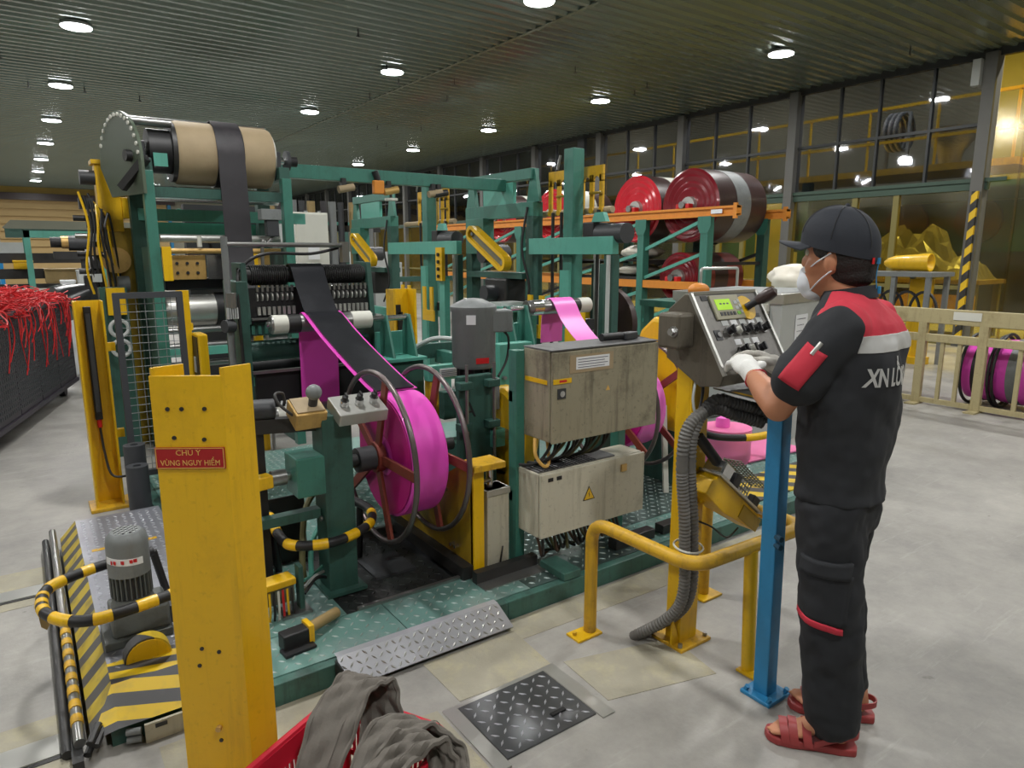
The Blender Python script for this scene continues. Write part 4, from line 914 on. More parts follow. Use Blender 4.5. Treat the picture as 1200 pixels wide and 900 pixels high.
# dark rubber rolls standing on the floor
for k, (x, y, h, l) in enumerate([(.44,4.44,.45,'tall dark foam roll standing behind its shorter neighbour by the mesh guard'),(.43,4.30,.36,'shorter dark foam roll standing in front of the taller one by the mesh guard'),(.61,4.36,.40,'dark foam roll standing half hidden behind the big yellow post')]):
    tag(MB().lathe((x,y,PZ if x > .5 else 0),(0,0,1),[(0,.058),(h,.058),(h,.022),(h-.05,.018),(h-.05,0)],24).build('foam_roll','charcoal'),l,'roll')
ys = thing('yellow_stand', 'narrow yellow upright with a black-faced guard box', 'stand', (.9, 4.75, 0))
MB().box(.80,.87,4.78,4.83,PZ,1.32).build('upright','yellow',ys,.002)
MB().box(.87,.93,4.62,4.80,.5,1.05).build('guard_box','yellow',ys,.01); MB().box(.866,.872,4.64,4.79,.52,1.03).build('guard_face','black',ys); MB().box(.858,.866,4.70,4.74,.8,.9).build('handle','light_grey',ys)
# floor grating
gr = thing('floor_grating', 'rusty steel grating lying behind the reel pedestal', 'grating', (.75, 3.6, .15))
for a, b_ in (((.58,3.28,.2),(.95,3.28,.2)),((.58,4.0,.2),(.95,4.0,.2)),((.58,3.28,.2),(.58,4.0,.2)),((.95,3.28,.2),(.95,4.0,.2))): MB().beam(a,b_,.02,.03).build('frame','olive_grey',gr)
for k in range(14): MB().box(.58,.95,3.32+.049*k,3.33+.049*k,.195,.21).build('bar','olive_grey',gr)
for k in range(8): MB().box(.62+.042*k,.624+.042*k,3.28,4.0,.19,.205).build('bar','olive_grey',gr)
for xx in (.6,.93):
    for yy in (3.3,3.98): MB().box(xx-.015,xx+.015,yy-.015,yy+.015,PZ,.19).build('leg','olive_grey',gr)
# ================================================================== STRIP, LINERS AND ROLLERS
SX = 1.368
def roller(name, label, x0, x1, y, z, r, bands, ends=(.02,.26)):
    t = thing(name, label, 'roller', ((x0+x1)/2, y, z-r))
    MB().lathe((x0,y,z),(1,0,0),[(0,r*.5),(0,r*.92),(.006,r),(x1-x0-.006,r),(x1-x0,r*.92),(x1-x0,r*.5)],24).build('barrel','steel',t)
    for a, b_, m in bands: MB().lathe((a,y,z),(1,0,0),[(0,r*.9),(0,r*1.03),(b_-a,r*1.03),(b_-a,r*.9)],24,True).build('sleeve',m,t)
    MB().cyl((x0-ends[0],y,z),(x1+ends[1],y,z),r*.35,12).build('shaft','chrome',t)
    return t
roller('liner_roller', 'upper steel guide roller under the black strip', 1.08, 1.66, 3.78, 1.17, .05, [(1.09,1.17,'white_paint'),(1.17,1.24,'dark_steel'),(1.54,1.66,'white_paint')])
roller('liner_roller', 'lower steel guide roller at the foot of the pink liner', 1.08, 1.66, 3.80, .66, .045, [(1.09,1.16,'white_paint'),(1.16,1.24,'dark_steel')],(.02,.07))
roller('liner_roller', 'steel guide roller with pale pink liner above the cabinet', 2.68, 3.22, 3.60, 1.20, .05, [(2.72,2.80,'chrome'),(3.06,3.12,'dark_steel'),(3.12,3.22,'white_paint')],(.17,.03))
pk = smooth_path([(SX,3.79,.61),(SX,3.845,.66),(SX,3.845,.9),(SX,3.838,1.16),(SX,3.80,1.222),(SX,3.74,1.215),(SX,3.5,1.12),(SX,3.2,1.02),(SX,2.95,.945),(SX,2.85,.925)],8)
tag(MB().sheet(pk,(.225,0,0),.003).build('pink_liner','pink'),'pink plastic liner running over the guide roller under the black strip','liner strip')
bk = smooth_path([(SX,4.16,1.40),(SX,4.10,1.46),(SX,4.03,1.492),(SX,3.97,1.47),(SX,3.9,1.37),(SX,3.78,1.236),(SX,3.70,1.212),(SX,3.5,1.128),(SX,3.2,1.028),(SX,2.95,.953),(SX,2.85,.933)],8)
tag(MB().sheet(bk,(.19,0,0),.006).build('rubber_strip','rubber_sheet'),'glossy black rubber strip running from the slitter down to the pink reel','rubber strip')
p2 = smooth_path([(2.96,3.68,.95),(2.96,3.665,1.15),(2.96,3.62,1.252),(2.96,3.55,1.235),(2.96,3.46,1.12),(2.96,3.3,1.0),(2.96,3.1,.915),(2.96,2.97,.9025),(2.96,2.92,.902)],8)
tag(MB().sheet(p2,(.188,0,0),.003).build('pink_liner','pink_light'),'pale pink liner hanging over the roller above the grimy cabinet','liner strip')
# roller brackets
def bracket(label, x0, x1, y, z0, z1):
    t = thing('roller_bracket', label, 'bracket', ((x0+x1)/2, y, PZ))
    for x in (x0, x1):
        q = MB(); q.prism([(-.12,z0),(.10,z0),(.03,z1),(-.03,z1)],(x,y,0),(0,1,0),(0,0,1),.015); q.build('cheek','teal',t,.002)
    MB().box(x0-.02,x1+.03,y+.06,y+.09,z0,z0+.14).build('web','teal_light',t)
    MB().box(x0-.05,x1+.06,y-.15,y+.13,z0-.02,z0).build('top_plate','teal_light',t,.002)
    MB().box(x0-.04,x1+.05,y-.12,y+.10,PZ,z0-.02).build('column','teal_dark',t,.004)
    return t
bracket('teal A-shaped bracket holding the rollers of the first pink liner', 1.75, 1.90, 3.78, .94, 1.19)
bracket('teal A-shaped bracket holding the roller of the pale pink liner', 2.52, 2.66, 3.60, .96, 1.22)
# frame between stations with a white label
sf = thing('box_section_stand', 'teal box-section frame with white paper label behind the reel', 'machine frame', (2.1, 3.65, PZ))
MB().beam((1.88,3.50,.86),(2.34,3.50,.86),.06,.09).build('front_beam','teal_light',sf,.003); MB().beam((2.3,3.5,.86),(2.3,4.1,.86),.06,.09).build('side_beam','teal',sf,.003); MB().beam((1.9,4.1,.9),(2.6,4.1,.9),.06,.1).build('rear_beam','teal_dark',sf,.003)
MB().box(1.95,2.14,3.462,3.468,.835,.885).build('paper_label','paper',sf)
for k in range(4): MB().box(1.96,2.12-.02*(k%2),3.459,3.462,.842+.01*k,.845+.01*k).build('text_line','print_grey',sf)
for xx in (1.92,2.28): MB().box(xx-.03,xx+.03,3.48,3.54,PZ,.82).build('leg','yellow_worn',sf)
MB().box(1.88,2.08,3.3,3.36,.62,.78).build('panel','teal_dark',sf,.004)
MB().box(2.28,2.52,3.32,3.40,.55,1.02).build('teal_plate','teal_light',sf,.004)
for zz in (.7,.82): MB().cyl((2.3,3.31,zz),(2.3,3.29,zz),.012,8).build('bolt','steel',sf)
MB().tube(smooth_path([(2.0,3.9,.95),(2.1,3.8,1.02),(2.25,3.75,1.0),(2.3,3.8,.92)],8),.015,8).build('hose','light_grey',sf)
# ================================================================== SLITTER
sl = thing('slitter', 'slitting unit with grooved black rollers and rows of knives', 'slitter', (1.39, 4.05, PZ))
for a, b_ in ((1.06,1.272),(1.465,1.73)): 
    n_ = int((b_-a)/.0115); prof = []
    for k in range(n_): prof += [(k*.0115,.058),(k*.0115+.006,.058),(k*.0115+.006,.048),(k*.0115+.0115,.048)]
    MB().lathe((a,4.05,1.43),(1,0,0),[(0,.02)]+prof+[(b_-a,.02)],24).build('grooved_roller','dark_steel',sl)
MB().cyl((1.0,4.05,1.43),(1.78,4.05,1.43),.045,16).build('core','dark_steel',sl)
for x in (1.0,1.745): MB().prism([(-.10,1.16),(.12,1.16),(.14,1.5),(-.06,1.5)],(x,4.05,0),(0,1,0),(0,0,1),.03).build('end_plate','teal_dark',sl,.002)
for k in range(24):
    x = 1.07+.028*k
    if 1.27 < x < 1.47: continue
    MB().cyl((x,3.98,1.31),(x+.008,3.98,1.31),.024,12).build('knife_disc','bright_steel',sl)
    MB().box(x,x+.012,3.96,3.975,1.34,1.375).build('knife_holder','steel',sl)
    MB().box(x-.002,x+.014,3.95,3.97,1.21,1.255).build('adjuster','bright_steel',sl)
MB().box(1.03,1.75,3.985,4.12,1.17,1.36).build('knife_body','black',sl)
MB().box(1.03,1.75,3.93,3.96,1.185,1.195).build('tie_bar','steel',sl)
for k in range(20): MB().box(1.0+.036*k,1.018+.036*k,3.985,4.0,1.10,1.15).build('slat','teal',sl)
MB().box(.98,1.76,4.0,4.1,1.09,1.165).build('lower_beam','teal_dark',sl)
MB().box(.96,1.02,3.95,4.25,PZ,1.40).build('side_frame','teal_dark',sl,.004); MB().box(1.76,1.82,3.95,4.25,PZ,1.16).build('side_frame','teal_dark',sl,.004)
MB().cyl((1.02,4.02,1.0),(1.74,4.02,1.0),.06,18).build('idler_drum','teal_dark',sl)
MB().cyl((1.02,4.3,.86),(1.74,4.3,.86),.06,18).build('idler_drum','black',sl)
MB().box(1.02,1.76,3.90,3.93,.60,.90).build('cover_plate','black',sl); MB().box(1.0,1.7,3.87,3.90,.89,.905).build('cover_rail','steel',sl)
for k in range(9): MB().tube(smooth_path([(1.14+.03*k,3.88,.62),(1.13+.03*k,3.86,.67),(1.15+.03*k,3.885,.72)],5),.006,6).build('spring','light_grey',sl)
MB().cyl((.92,3.97,1.60),(1.62,3.97,1.60),.014,10).build('sensor_bar','steel',sl); MB().cyl((.92,3.97,.9),(.92,3.97,1.64),.018,10).build('sensor_post','grey_paint',sl)
MB().box(1.58,1.62,3.95,4.0,1.50,1.62).build('sensor_clamp','steel',sl)
MB().tube(smooth_path([(1.57,3.99,1.585),(1.4,4.0,1.55),(1.15,4.0,1.55),(1.02,4.02,1.48),(.97,3.96,1.35),(.97,3.94,.8)],8),.009,8).build('cable','cable_black',sl)
MB().cyl((.93,3.95,1.16),(.88,3.93,1.16),.035,14).build('air_unit','dark_grey',sl); MB().cyl((.93,3.94,1.26),(.93,3.94,1.34),.028,12).build('air_bowl','steel',sl)
for k in range(5): MB().box(.90+.012*k,.908+.012*k,3.92,3.95,1.2,1.26).build('valve','light_grey',sl)
# ================================================================== DRUM STAND
ds = thing('drum_stand', 'tall teal frame carrying the wide wound drum', 'machine frame', (1.3, 5.8, 0))
for x in (.80,1.76):
    MB().box(x-.035,x+.035,5.46,5.54,0,2.12).build('front_leg','teal',ds,.003); MB().box(x-.05,x+.05,6.1,6.2,0,2.2).build('rear_leg','teal_dark',ds,.003)
    MB().beam((x,5.5,2.16),(x,6.2,2.16),.08,.09).build('side_beam','teal_dark',ds,.003)
MB().beam((.8,5.52,1.98),(1.8,5.52,1.98),.05,.07).build('cross_beam','teal_dark',ds); MB().beam((.8,6.1,1.85),(2.1,6.1,1.85),.06,.09).build('cross_beam','teal_light',ds)
MB().beam((.65,5.6,2.0),(.80,5.46,2.2),.05,.05).build('stay','dark_steel',ds)
dm = thing('winding_drum', 'wide tan-wrapped drum with a black band on top of the teal frame', 'drum', (1.35, 5.72, 2.25))
cy, cz, r = 5.72, 2.28, .225
MB().lathe((1.02,cy,cz),(1,0,0),[(0,.05),(0,.215),(.02,.225),(.27,.225),(.27,.05)],40).build('wrapped_roll','tan_canvas',dm)
MB().lathe((1.46,cy,cz),(1,0,0),[(0,.05),(0,.225),(.22,.225),(.24,.215),(.24,.05)],40).build('wrapped_roll','tan_canvas',dm)
MB().lathe((1.28,cy,cz),(1,0,0),[(0,.05),(0,.235),(.19,.235),(.19,.05)],40).build('black_roll','black_gloss',dm)
MB().lathe((.99,cy,cz),(1,0,0),[(0,.16),(0,.21),(.03,.21),(.03,.16)],32,True).build('end_ring','dark_steel',dm)
MB().cyl((.845,cy,cz),(1.0,cy,cz),.155,28).build('drum_core','black',dm)
MB().box(.86,.95,cy-.17,cy-.15,cz-.12,cz-.03).build('core_plate','teal_light',dm)
MB().lathe((1.70,cy,cz),(1,0,0),[(0,.05),(0,.20),(.017,.19),(.017,.05)],32).build('end_cap','bright_steel',dm)
MB().cyl((.74,cy,cz),(1.90,cy,cz),.03,12).build('shaft','chrome',dm); MB().cyl((1.84,cy,cz),(1.865,cy,cz),.08,18).build('brake_disc','dark_grey',dm); MB().cyl((1.87,cy,cz),(1.93,cy,cz),.04,14).build('nut','black',dm)
for x in (.80,1.76): MB().box(x-.03,x+.03,cy-.06,cy+.06,2.2,2.34).build('bearing','dark_grey',dm,.006)
ep = thing('drum_end_guard', 'green half-round perforated end plate beside the drum', 'guard', (.72, 5.75, 2.0))
q = MB(); q.prism([(math.cos(PI*k/20)*.36, math.sin(PI*k/20)*.36) for k in range(21)]+[(-.36,-.22),(.2,-.22)],(.70,5.78,2.18),(0,1,0),(0,0,1),.02); q.build('plate','guard_green',ep)
for k in range(15):
    a = PI*.15+PI*.8*k/14; MB().cyl((.69,5.78+math.cos(a)*.335,2.18+math.sin(a)*.335),(.725,5.78+math.cos(a)*.335,2.18+math.sin(a)*.335),.014,8).build('bolt','white_paint',ep)
MB().cyl((.72,5.60,2.46),(1.0,5.60,2.46),.03,12).build('tie_rod','steel',dm); MB().cyl((.72,5.72,2.5),(1.7,5.72,2.515),.012,8).build('tie_rod','chrome',dm)
MB().cyl((.66,5.58,2.22),(.70,5.58,2.22),.04,12).build('latch','dark_steel',ep)
ep.rotation_euler.z = .25; ep.location.x -= .02
bkd = smooth_path([(SX,5.75,2.522),(SX,5.65,2.515),(SX,5.55,2.45),(SX,5.487,2.33),(SX,5.47,2.2),(SX,5.45,1.9),(SX,5.42,1.5),(SX,5.3,1.2),(SX,5.0,1.0)],8)
tag(MB().sheet(bkd,(.19,0,0),.006).build('rubber_strip','rubber_matte'),'scuffed black rubber strip hanging straight down from the wide drum','rubber strip')
# rollers and calender below the drum
cl_ = thing('calender_unit', 'roller unit with brass side plates under the wide drum', 'machine', (1.3, 5.9, 0))
MB().cyl((.84,5.66,1.98),(1.74,5.66,1.98),.055,20).build('bright_roller','chrome',cl_); MB().cyl((.84,5.80,1.995),(1.74,5.80,1.995),.048,18).build('idler','dark_steel',cl_)
MB().box(.88,1.72,6.25,6.3,1.66,1.80).build('panel','teal_light',cl_)
MB().cyl((.86,5.6,1.66),(1.72,5.6,1.66),.03,14).build('guide_rod','bright_steel',cl_); MB().cyl((.86,5.6,1.57),(1.72,5.6,1.57),.02,12).build('guide_rod','brass',cl_)
for x in (.9,1.38): MB().box(x,x+.26,5.62,5.64,1.36,1.54).build('brass_plate','brass',cl_,.003)
for x in (.9,1.38):
    for i in range(3):
        for j in range(2): MB().cyl((x+.06+.07*i,5.62,1.41+.07*j),(x+.06+.07*i,5.612,1.41+.07*j),.012,8).build('bolt','dark_steel',cl_)
MB().box(1.17,1.37,5.615,5.635,1.36,1.54).build('guide_plate','chrome',cl_)
MB().box(.88,1.72,5.66,5.8,1.28,1.37).build('tray','black_gloss',cl_,.01)
MB().cyl((.86,5.75,1.12),(1.76,5.75,1.12),.12,24).build('main_roll','bright_steel',cl_); MB().cyl((1.22,5.75,1.12),(1.5,5.75,1.12),.135,24).build('rubber_on_roll','black',cl_)
for x in (.82,1.78): MB().box(x-.04,x+.04,5.6,5.95,0,1.6).build('side_frame','teal_dark',cl_,.004)
for zz in (.98,.86,.72): MB().cyl((.85,5.63,zz),(1.75,5.63,zz),.025,12).build('tie_rod','steel',cl_)
MB().box(.83,1.73,5.5,5.56,.52,.62).build('cross_beam','teal_light',cl_); MB().box(.83,1.73,5.5,5.56,.80,.86).build('cross_beam','teal_light',cl_)
for x in (1.12,1.45): 
    MB().cyl((x,5.58,1.6),(x,5.58,1.68),.018,10).build('cylinder','white_paint',cl_)
MB().box(.84,.90,5.44,5.46,1.36,1.6).build('guard','yellow',cl_); MB().box(.9,1.0,5.43,5.45,1.0,1.05).build('guard','yellow',cl_)
bw2 = thing('rear_belt', 'dark rubber web slanting behind the calender rollers', 'rubber web', (1.25, 7, 1.2))
MB().sheet([(1.55,7.0,1.95),(1.6,7.0,1.75),(1.7,7.0,1.5)],(.28,0,0),.006).build('web','black',bw2)
MB().box(1.3,2.0,7.05,7.15,0,2.0).build('backing','dark_grey',bw2)
# yellow guard and motor cluster to the left of the drum
yc = thing('chain_guard', 'tall yellow chain guard with a motor left of the drum', 'guard', (.48, 5.9, 0))
MB().box(.40,.56,5.85,6.0,1.72,2.22).build('upper_cover','yellow',yc,.006); MB().box(.38,.58,5.83,6.02,2.22,2.25).build('cap','yellow',yc)
MB().box(.42,.62,5.86,6.0,0,1.75).build('lower_cover','olive_yellow',yc,.004)
MB().box(.56,.65,5.84,5.98,1.82,1.98).build('side_cover','yellow',yc,.004)
MB().cyl((.30,5.9,2.12),(.40,5.9,2.12),.055,14).build('motor_end','dark_grey',yc)
MB().cyl((.48,5.8,1.5),(.48,5.86,1.5),.1,18).build('pulley','brass',yc); MB().cyl((.47,5.8,1.32),(.55,5.8,1.32),.06,14).build('gear','grey_paint',yc)
for k in range(5): MB().tube(smooth_path([(.34+.02*k,5.86,2.0-.05*k),(.38+.02*k,5.82,1.85),(.36+.03*k,5.8,1.6),(.5,5.82,1.4-.04*k)],8),.008,6).build('cable','yellow' if k%2 else 'cable_black',yc)
MB().box(.33,.38,5.75,5.85,1.3,1.86).build('valve_rack','dark_steel',yc)
for k in range(5): MB().box(.30,.36,5.7,5.76,1.34+.1*k,1.40+.1*k).build('valve',['light_grey','black','brass'][k%3],yc)
MB().box(.27,.36,5.75,5.85,1.88,1.96).build('valve','dark_grey',yc)
for zz in (1.0,.85): MB().tube(arc((.42,5.5,zz),.06,0,2*PI,(1,0,0),(0,0,1),20)[:-1],.014,8,True).build('hose_coil','light_grey',yc)
MB().box(.32,.5,5.55,5.7,0,1.3).build('stand','teal_dark',yc)
MB().box(.36,.48,5.5,5.55,1.1,1.3).build('cover','yellow',yc)
for k in range(6): MB().tube(smooth_path([(.30+.03*k,5.72,1.25),(.27+.03*k,5.70,1.45+.05*k),(.31+.02*k,5.7,1.75),(.27+.035*k,5.74,2.0-.03*k)],8),.009,6).build('cable','cable_black' if k%3 else 'yellow',yc)
for k in range(4): MB().cyl((.22,5.74,1.42+.13*k),(.33,5.74,1.42+.13*k),.022,10).build('valve',['dark_grey','black','steel','black'][k],yc)
yc.location.x += .15; yc.location.y += .37
# ================================================================== LONG BEAM AND LET-OFF FRAMES (line at x = 4.2)
lb = thing('long_beam', 'long teal overhead beam with small black fittings', 'beam', (3.0, 5.75, 2.18))
MB().beam((1.802,5.75,2.235),(4.155,5.75,2.235),.09,.115).build('beam','teal',lb,.004)
MB().beam((1.775,5.75,2.20),(1.775,5.75,2.30),.09,.09).build('end_post','teal_dark',lb)
for k, x in enumerate((2.35,2.78,3.24,3.3)):
    MB().cyl((x,5.68,2.10),(x+.14,5.68,2.13),.032,12).build('fitting',['tan_canvas','brass','tan_canvas','dark_steel'][k],lb); MB().box(x+.03,x+.07,5.67,5.73,2.12,2.2).build('clip','dark_steel',lb)
MB().box(2.68,2.78,5.66,5.72,2.08,2.2).build('orange_unit','orange',lb,.01); MB().cyl((2.73,5.69,2.2),(2.70,5.69,2.28),.03,10).build('black_cap','black',lb)
MB().cyl((2.86,5.7,2.03),(2.86,5.7,2.05),.06,16).build('reflector','white_paint',lb); MB().cyl((2.86,5.7,2.05),(2.86,5.72,2.19),.012,8).build('stem','dark_steel',lb)
lb.location.y += .22
XS = 4.2
def station(y0, y1, label, gl):
    t = thing('let_off_frame', label, 'machine frame', (XS, (y0+y1)/2, 0), 'let-off frames in the teal line')
    ym = (y0+y1)/2
    MB().beam((XS,y0,1.98),(XS,y1,1.98),.12,.14).build('top_beam','teal',t,.004)
    for yy in (y0+.06,y1-.06):
        MB().beam((XS,yy,0),(XS,yy,1.92),.12,.12).build('post','teal_dark',t,.004)
        MB().prism([(-.10,2.05),(.10,2.05),(.03,2.36),(-.03,2.36)],(XS-.02,yy,0),(0,1,0),(0,0,1),.04).build('gusset','teal',t)
    MB().beam((XS,y0+.05,2.32),(XS,y1-.05,2.32),.1,.1).build('upper_beam','teal',t,.003)
    MB().box(XS-.05,XS-.01,y0+.35,y1-.35,2.05,2.26).build('panel','teal_light',t)
    MB().box(XS-.12,XS+.12,y0+.1,y1-.1,1.30,1.36).build('mid_shelf','teal_dark',t)
    MB().box(XS-.12,XS+.02,y1-.45,y1-.1,1.55,1.92).build('side_box','teal',t,.004)
    MB().beam((XS,y0+.1,.75),(XS,y1-.1,.75),.08,.1).build('low_beam','teal_light',t)
    MB().box(XS-.16,XS+.1,ym-.3,ym+.1,1.0,1.3).build('gearbox','dark_steel',t,.02); MB().cyl((XS-.3,ym-.1,1.15),(XS-.16,ym-.1,1.15),.08,16).build('motor','dark_grey',t)
    MB().cyl((XS-.125,ym+.2,1.55),(XS+.2,ym+.2,1.55),.1,16).build('core','dark_grey',t)
    MB().tube(smooth_path([(XS-.07,y0+.08,2.0),(XS-.12,y0+.1,1.6),(XS-.09,y0+.02,1.2),(XS-.14,y0+.12,.9)],8),.012,6).build('cable','cable_black',t)
    # oblong chain guard
    g = thing('oblong_guard', gl, 'guard', (XS-.22, ym, 1.43), 'oblong yellow guards')
    a = Vector((XS-.22,ym+.28,1.76)); b_ = Vector((XS-.22,ym-.28,1.46)); d = (b_-a).normalized(); n2 = Vector((1,0,0)).cross(d)
    outl = [a+(n2*math.cos(q_)-d*math.sin(q_))*.085 for q_ in [PI*k/10 for k in range(11)]]+[b_+(-n2*math.cos(q_)+d*math.sin(q_))*.085 for q_ in [PI*k/10 for k in range(11)]]
    inn = [a+(n2*math.cos(q_)-d*math.sin(q_))*.045 for q_ in [PI*k/10 for k in range(11)]]+[b_+(-n2*math.cos(q_)+d*math.sin(q_))*.045 for q_ in [PI*k/10 for k in range(11)]]
    m = len(outl); q = MB(); X = Vector((.09,0,0))
    q._add(outl+inn+[p+X for p in outl]+[p+X for p in inn],[f for k in range(m) for f in ((k,(k+1)%m,m+(k+1)%m,m+k),(k,2*m+k,2*m+(k+1)%m,(k+1)%m),(m+k,m+(k+1)%m,3*m+(k+1)%m,3*m+k),(2*m+k,3*m+k,3*m+(k+1)%m,2*m+(k+1)%m))])
    q.build('frame','yellow',g)
    MB().beam(a+X*.6,b_+X*.6,.09,.03,up=(1,0,0)).build('inner_plate','olive_grey',g)
    for p in (a,b_): MB().cyl(p+X*.2,p+X*.7,.02,10).build('sprocket','grey_paint',g)
    return t
station(5.45,6.70,'teal let-off frame joined to the end of the long overhead beam','yellow oblong chain guard on the frame at the beam end')
station(8.62,9.95,'teal let-off frame further down the line beyond the white cabinet','yellow oblong chain guard on the frame beyond the white cabinet')
def hoist(y, y0, y1, label, pl):
    zb = PZ if y < 5.1 else 0
    t = thing('column_frame', label, 'machine frame', (XS, y, zb))
    MB().box(XS-.065,XS+.065,y-.065,y+.065,zb,2.48).build('column','teal',t,.004)
    MB().beam((XS-.10,y0,1.62),(XS-.10,y1,1.62),.07,.15).build('cross_beam','teal_light',t,.003)
    MB().box(XS-.10,XS-.065,y-.06,y+.065,zb,1.40).build('front_channel','teal_light',t)
    MB().beam((XS+.1,y,.85),(XS+.1,y,.95),.3,.1).build('clamp','dark_steel',t)
    p = thing('hook_plate', pl, 'hook plate', (XS, y, 1.96))
    def arch(yc):
        q = MB(); X0 = XS+.125
        def leg(y0_, y1_, z0_, z1_): q.box(X0,X0+.02,yc+y0_,yc+y1_,z0_,z1_)
        for a_, b2_ in ((-.155,-.105),(-.025,.025),(.105,.155)):
            leg(a_,b2_,1.94,2.20); q.cyl((X0-.004,yc+(a_+b2_)/2,1.94),(X0+.024,yc+(a_+b2_)/2,1.94),.03,12)
        leg(-.155,.155,2.245,2.33)
        for c_ in (-.065,.065):
            for k in range(8):
                a0, a1 = PI*k/8, PI*(k+1)/8
                q.prism([(c_+.04*math.cos(a0),2.20+.04*math.sin(a0)),(c_+.065*math.cos(a0)*(1 if abs(math.cos(a0))<.99 else 1),2.245 if 0<k else 2.20),(c_+.065*math.cos(a1),2.245 if k<7 else 2.20),(c_+.04*math.cos(a1),2.20+.04*math.sin(a1))],(X0,yc,0),(0,1,0),(0,0,1),.02)
        leg(-.155,-.105,2.19,2.25); leg(-.025,.025,2.19,2.25); leg(.105,.155,2.19,2.25)
        q.build('arched_plate','yellow_worn',p)
        MB().cyl((X0-.02,yc-.16,2.09),(X0-.02,yc+.0,2.09),.012,8).build('lock_bar','olive_yellow',p)
    arch(y+.37); arch(y-.10)
    MB().cyl((XS+.16,y-.35,1.94),(XS+.16,y+.95,1.94),.03,12).build('tube_rail','tan_canvas',p)
    MB().cyl((XS-.11,y+.10,2.3),(XS-.11,y+.06,2.42),.012,8).build('shackle','steel',p)
    for k in range(6):
        yy = y+.42-.13*k
        if abs(yy-y) < .12: continue
        MB().cyl((XS+.1,yy,.35),(XS+.1,yy,1.94),.016,8).build('guide_rod','dark_steel',t)
    for dy in (.3,-.28):
        q = MB(); q.box(XS-.2,XS-.18,y+dy-.14,y+dy+.14,.75,.88)
        for e in (-.12,.06): q.box(XS-.2,XS-.18,y+dy+e,y+dy+e+.07,.88,1.16)
        q.build('lower_fork','yellow',t,.002)
    MB().cyl((XS-.05,y-.75,1.72),(XS-.05,y-.42,1.72),.085,18).build('drive_motor','dark_grey',t); MB().box(XS-.13,XS+.05,y-.42,y-.28,1.64,1.82).build('gearbox','black',t,.01)
    MB().prism([(-.09,1.82),(.09,1.82),(.05,1.9),(-.05,1.9)],(XS-.1,y-.45,0),(0,1,0),(0,0,1),.05).build('motor_bracket','teal_light',t)
    MB().box(XS-.12,XS-.05,y0,y0+.12,zb,1.54).build('side_post','teal_dark',t,.003); MB().cyl((XS-.16,y0+.02,.2),(XS-.16,y0+.02,1.54),.018,8).build('conduit','light_grey',t)
    return t
hoist(4.92,4.25,5.42,'tall teal column frame in front of the orange rack','yellow arched hook plates on the tall teal column before the rack')
hoist(7.65,6.78,8.56,'tall teal column frame under the long overhead beam','yellow arched hook plates on the column under the long beam')
# yellow upright near the station, gear on stand
yu = thing('guard_post', 'short yellow channel post with a black slot behind the reel', 'post', (3.05, 6.0, 0))
MB().box(2.82,3.06,6.0,6.02,0,1.22).build('web','yellow',yu); MB().box(2.82,2.84,5.86,6.0,0,1.22).build('flange','yellow_worn',yu); MB().box(3.04,3.06,5.86,6.0,0,1.22).build('flange','yellow',yu)
MB().box(2.92,2.97,5.975,5.998,.1,1.0).build('light_curtain','black',yu); MB().box(2.90,2.95,5.975,5.998,.95,1.07).build('plug','black',yu)
yv = thing('valve_board', 'narrow yellow valve panel on the teal post under the overhead beam', 'panel', (3.9, 6.2, 1.3))
MB().box(4.05,4.09,6.78,6.92,1.25,1.62).build('plate','yellow',yv); 
for k in range(4): MB().cyl((4.05,6.85,1.3+.08*k),(4.03,6.85,1.3+.08*k),.02,8).build('valve','black',yv)
MB().box(4.09,4.16,6.80,6.92,0,1.3).build('post','teal_light',yv)
yv.location.x -= .18
# small teal table with parts behind the motor
tt = thing('teal_table', 'small teal steel table with parts behind the grey motor', 'table', (3.9, 5.3, 0))
MB().box(3.55,4.0,4.9,5.3,1.02,1.07).build('top','teal_light',tt); tt.location.y += .25
for xx in (3.58,3.94):
    for yy in (4.93,5.24): MB().box(xx-.025,xx+.025,yy-.025,yy+.025,0,1.02).build('leg','teal',tt)
tag(MB().box(3.62,3.9,5.25,5.45,1.07,1.10).build('parts_tray','light_grey'),'grey parts tray on the small teal table','tray')
wd = thing('spool_disc', 'dark brown spool disc on a teal post behind the cabinet', 'spool', (4.9, 4.3, .4))
MB().cyl((4.88,4.3,.85),(4.95,4.3,.85),.36,32).build('disc','dark_roll',wd); MB().cyl((4.80,4.3,.85),(5.0,4.3,.85),.09,16).build('hub','grey_paint',wd)
MB().box(4.7,4.82,4.24,4.36,0,1.45).build('post','teal_dark',wd,.004); MB().box(4.62,4.66,4.2,4.24,0,1.5).build('conduit','light_grey',wd)
for yy in (4.12,4.4): MB().box(4.68,4.70,yy-.03,yy+.03,.78,1.02).build('fork','yellow',wd)
wd.location.y += .85
tb = thing('steel_bench', 'teal bench with thin steel rail before the orange rack', 'bench', (6, 5, 0))
MB().box(5.6,6.5,4.6,5.4,.98,1.05).build('top','teal',tb)
for xx in (5.65,6.4):
    for yy in (4.65,5.3): MB().box(xx,xx+.08,yy,yy+.08,0,.98).build('leg','teal',tb)
MB().tube(round_path([(5.7,4.65,1.05),(5.7,4.65,1.4),(6.3,4.65,1.4),(6.3,4.65,1.05)],.03,4),.015,8).build('rail','bright_steel',tb)
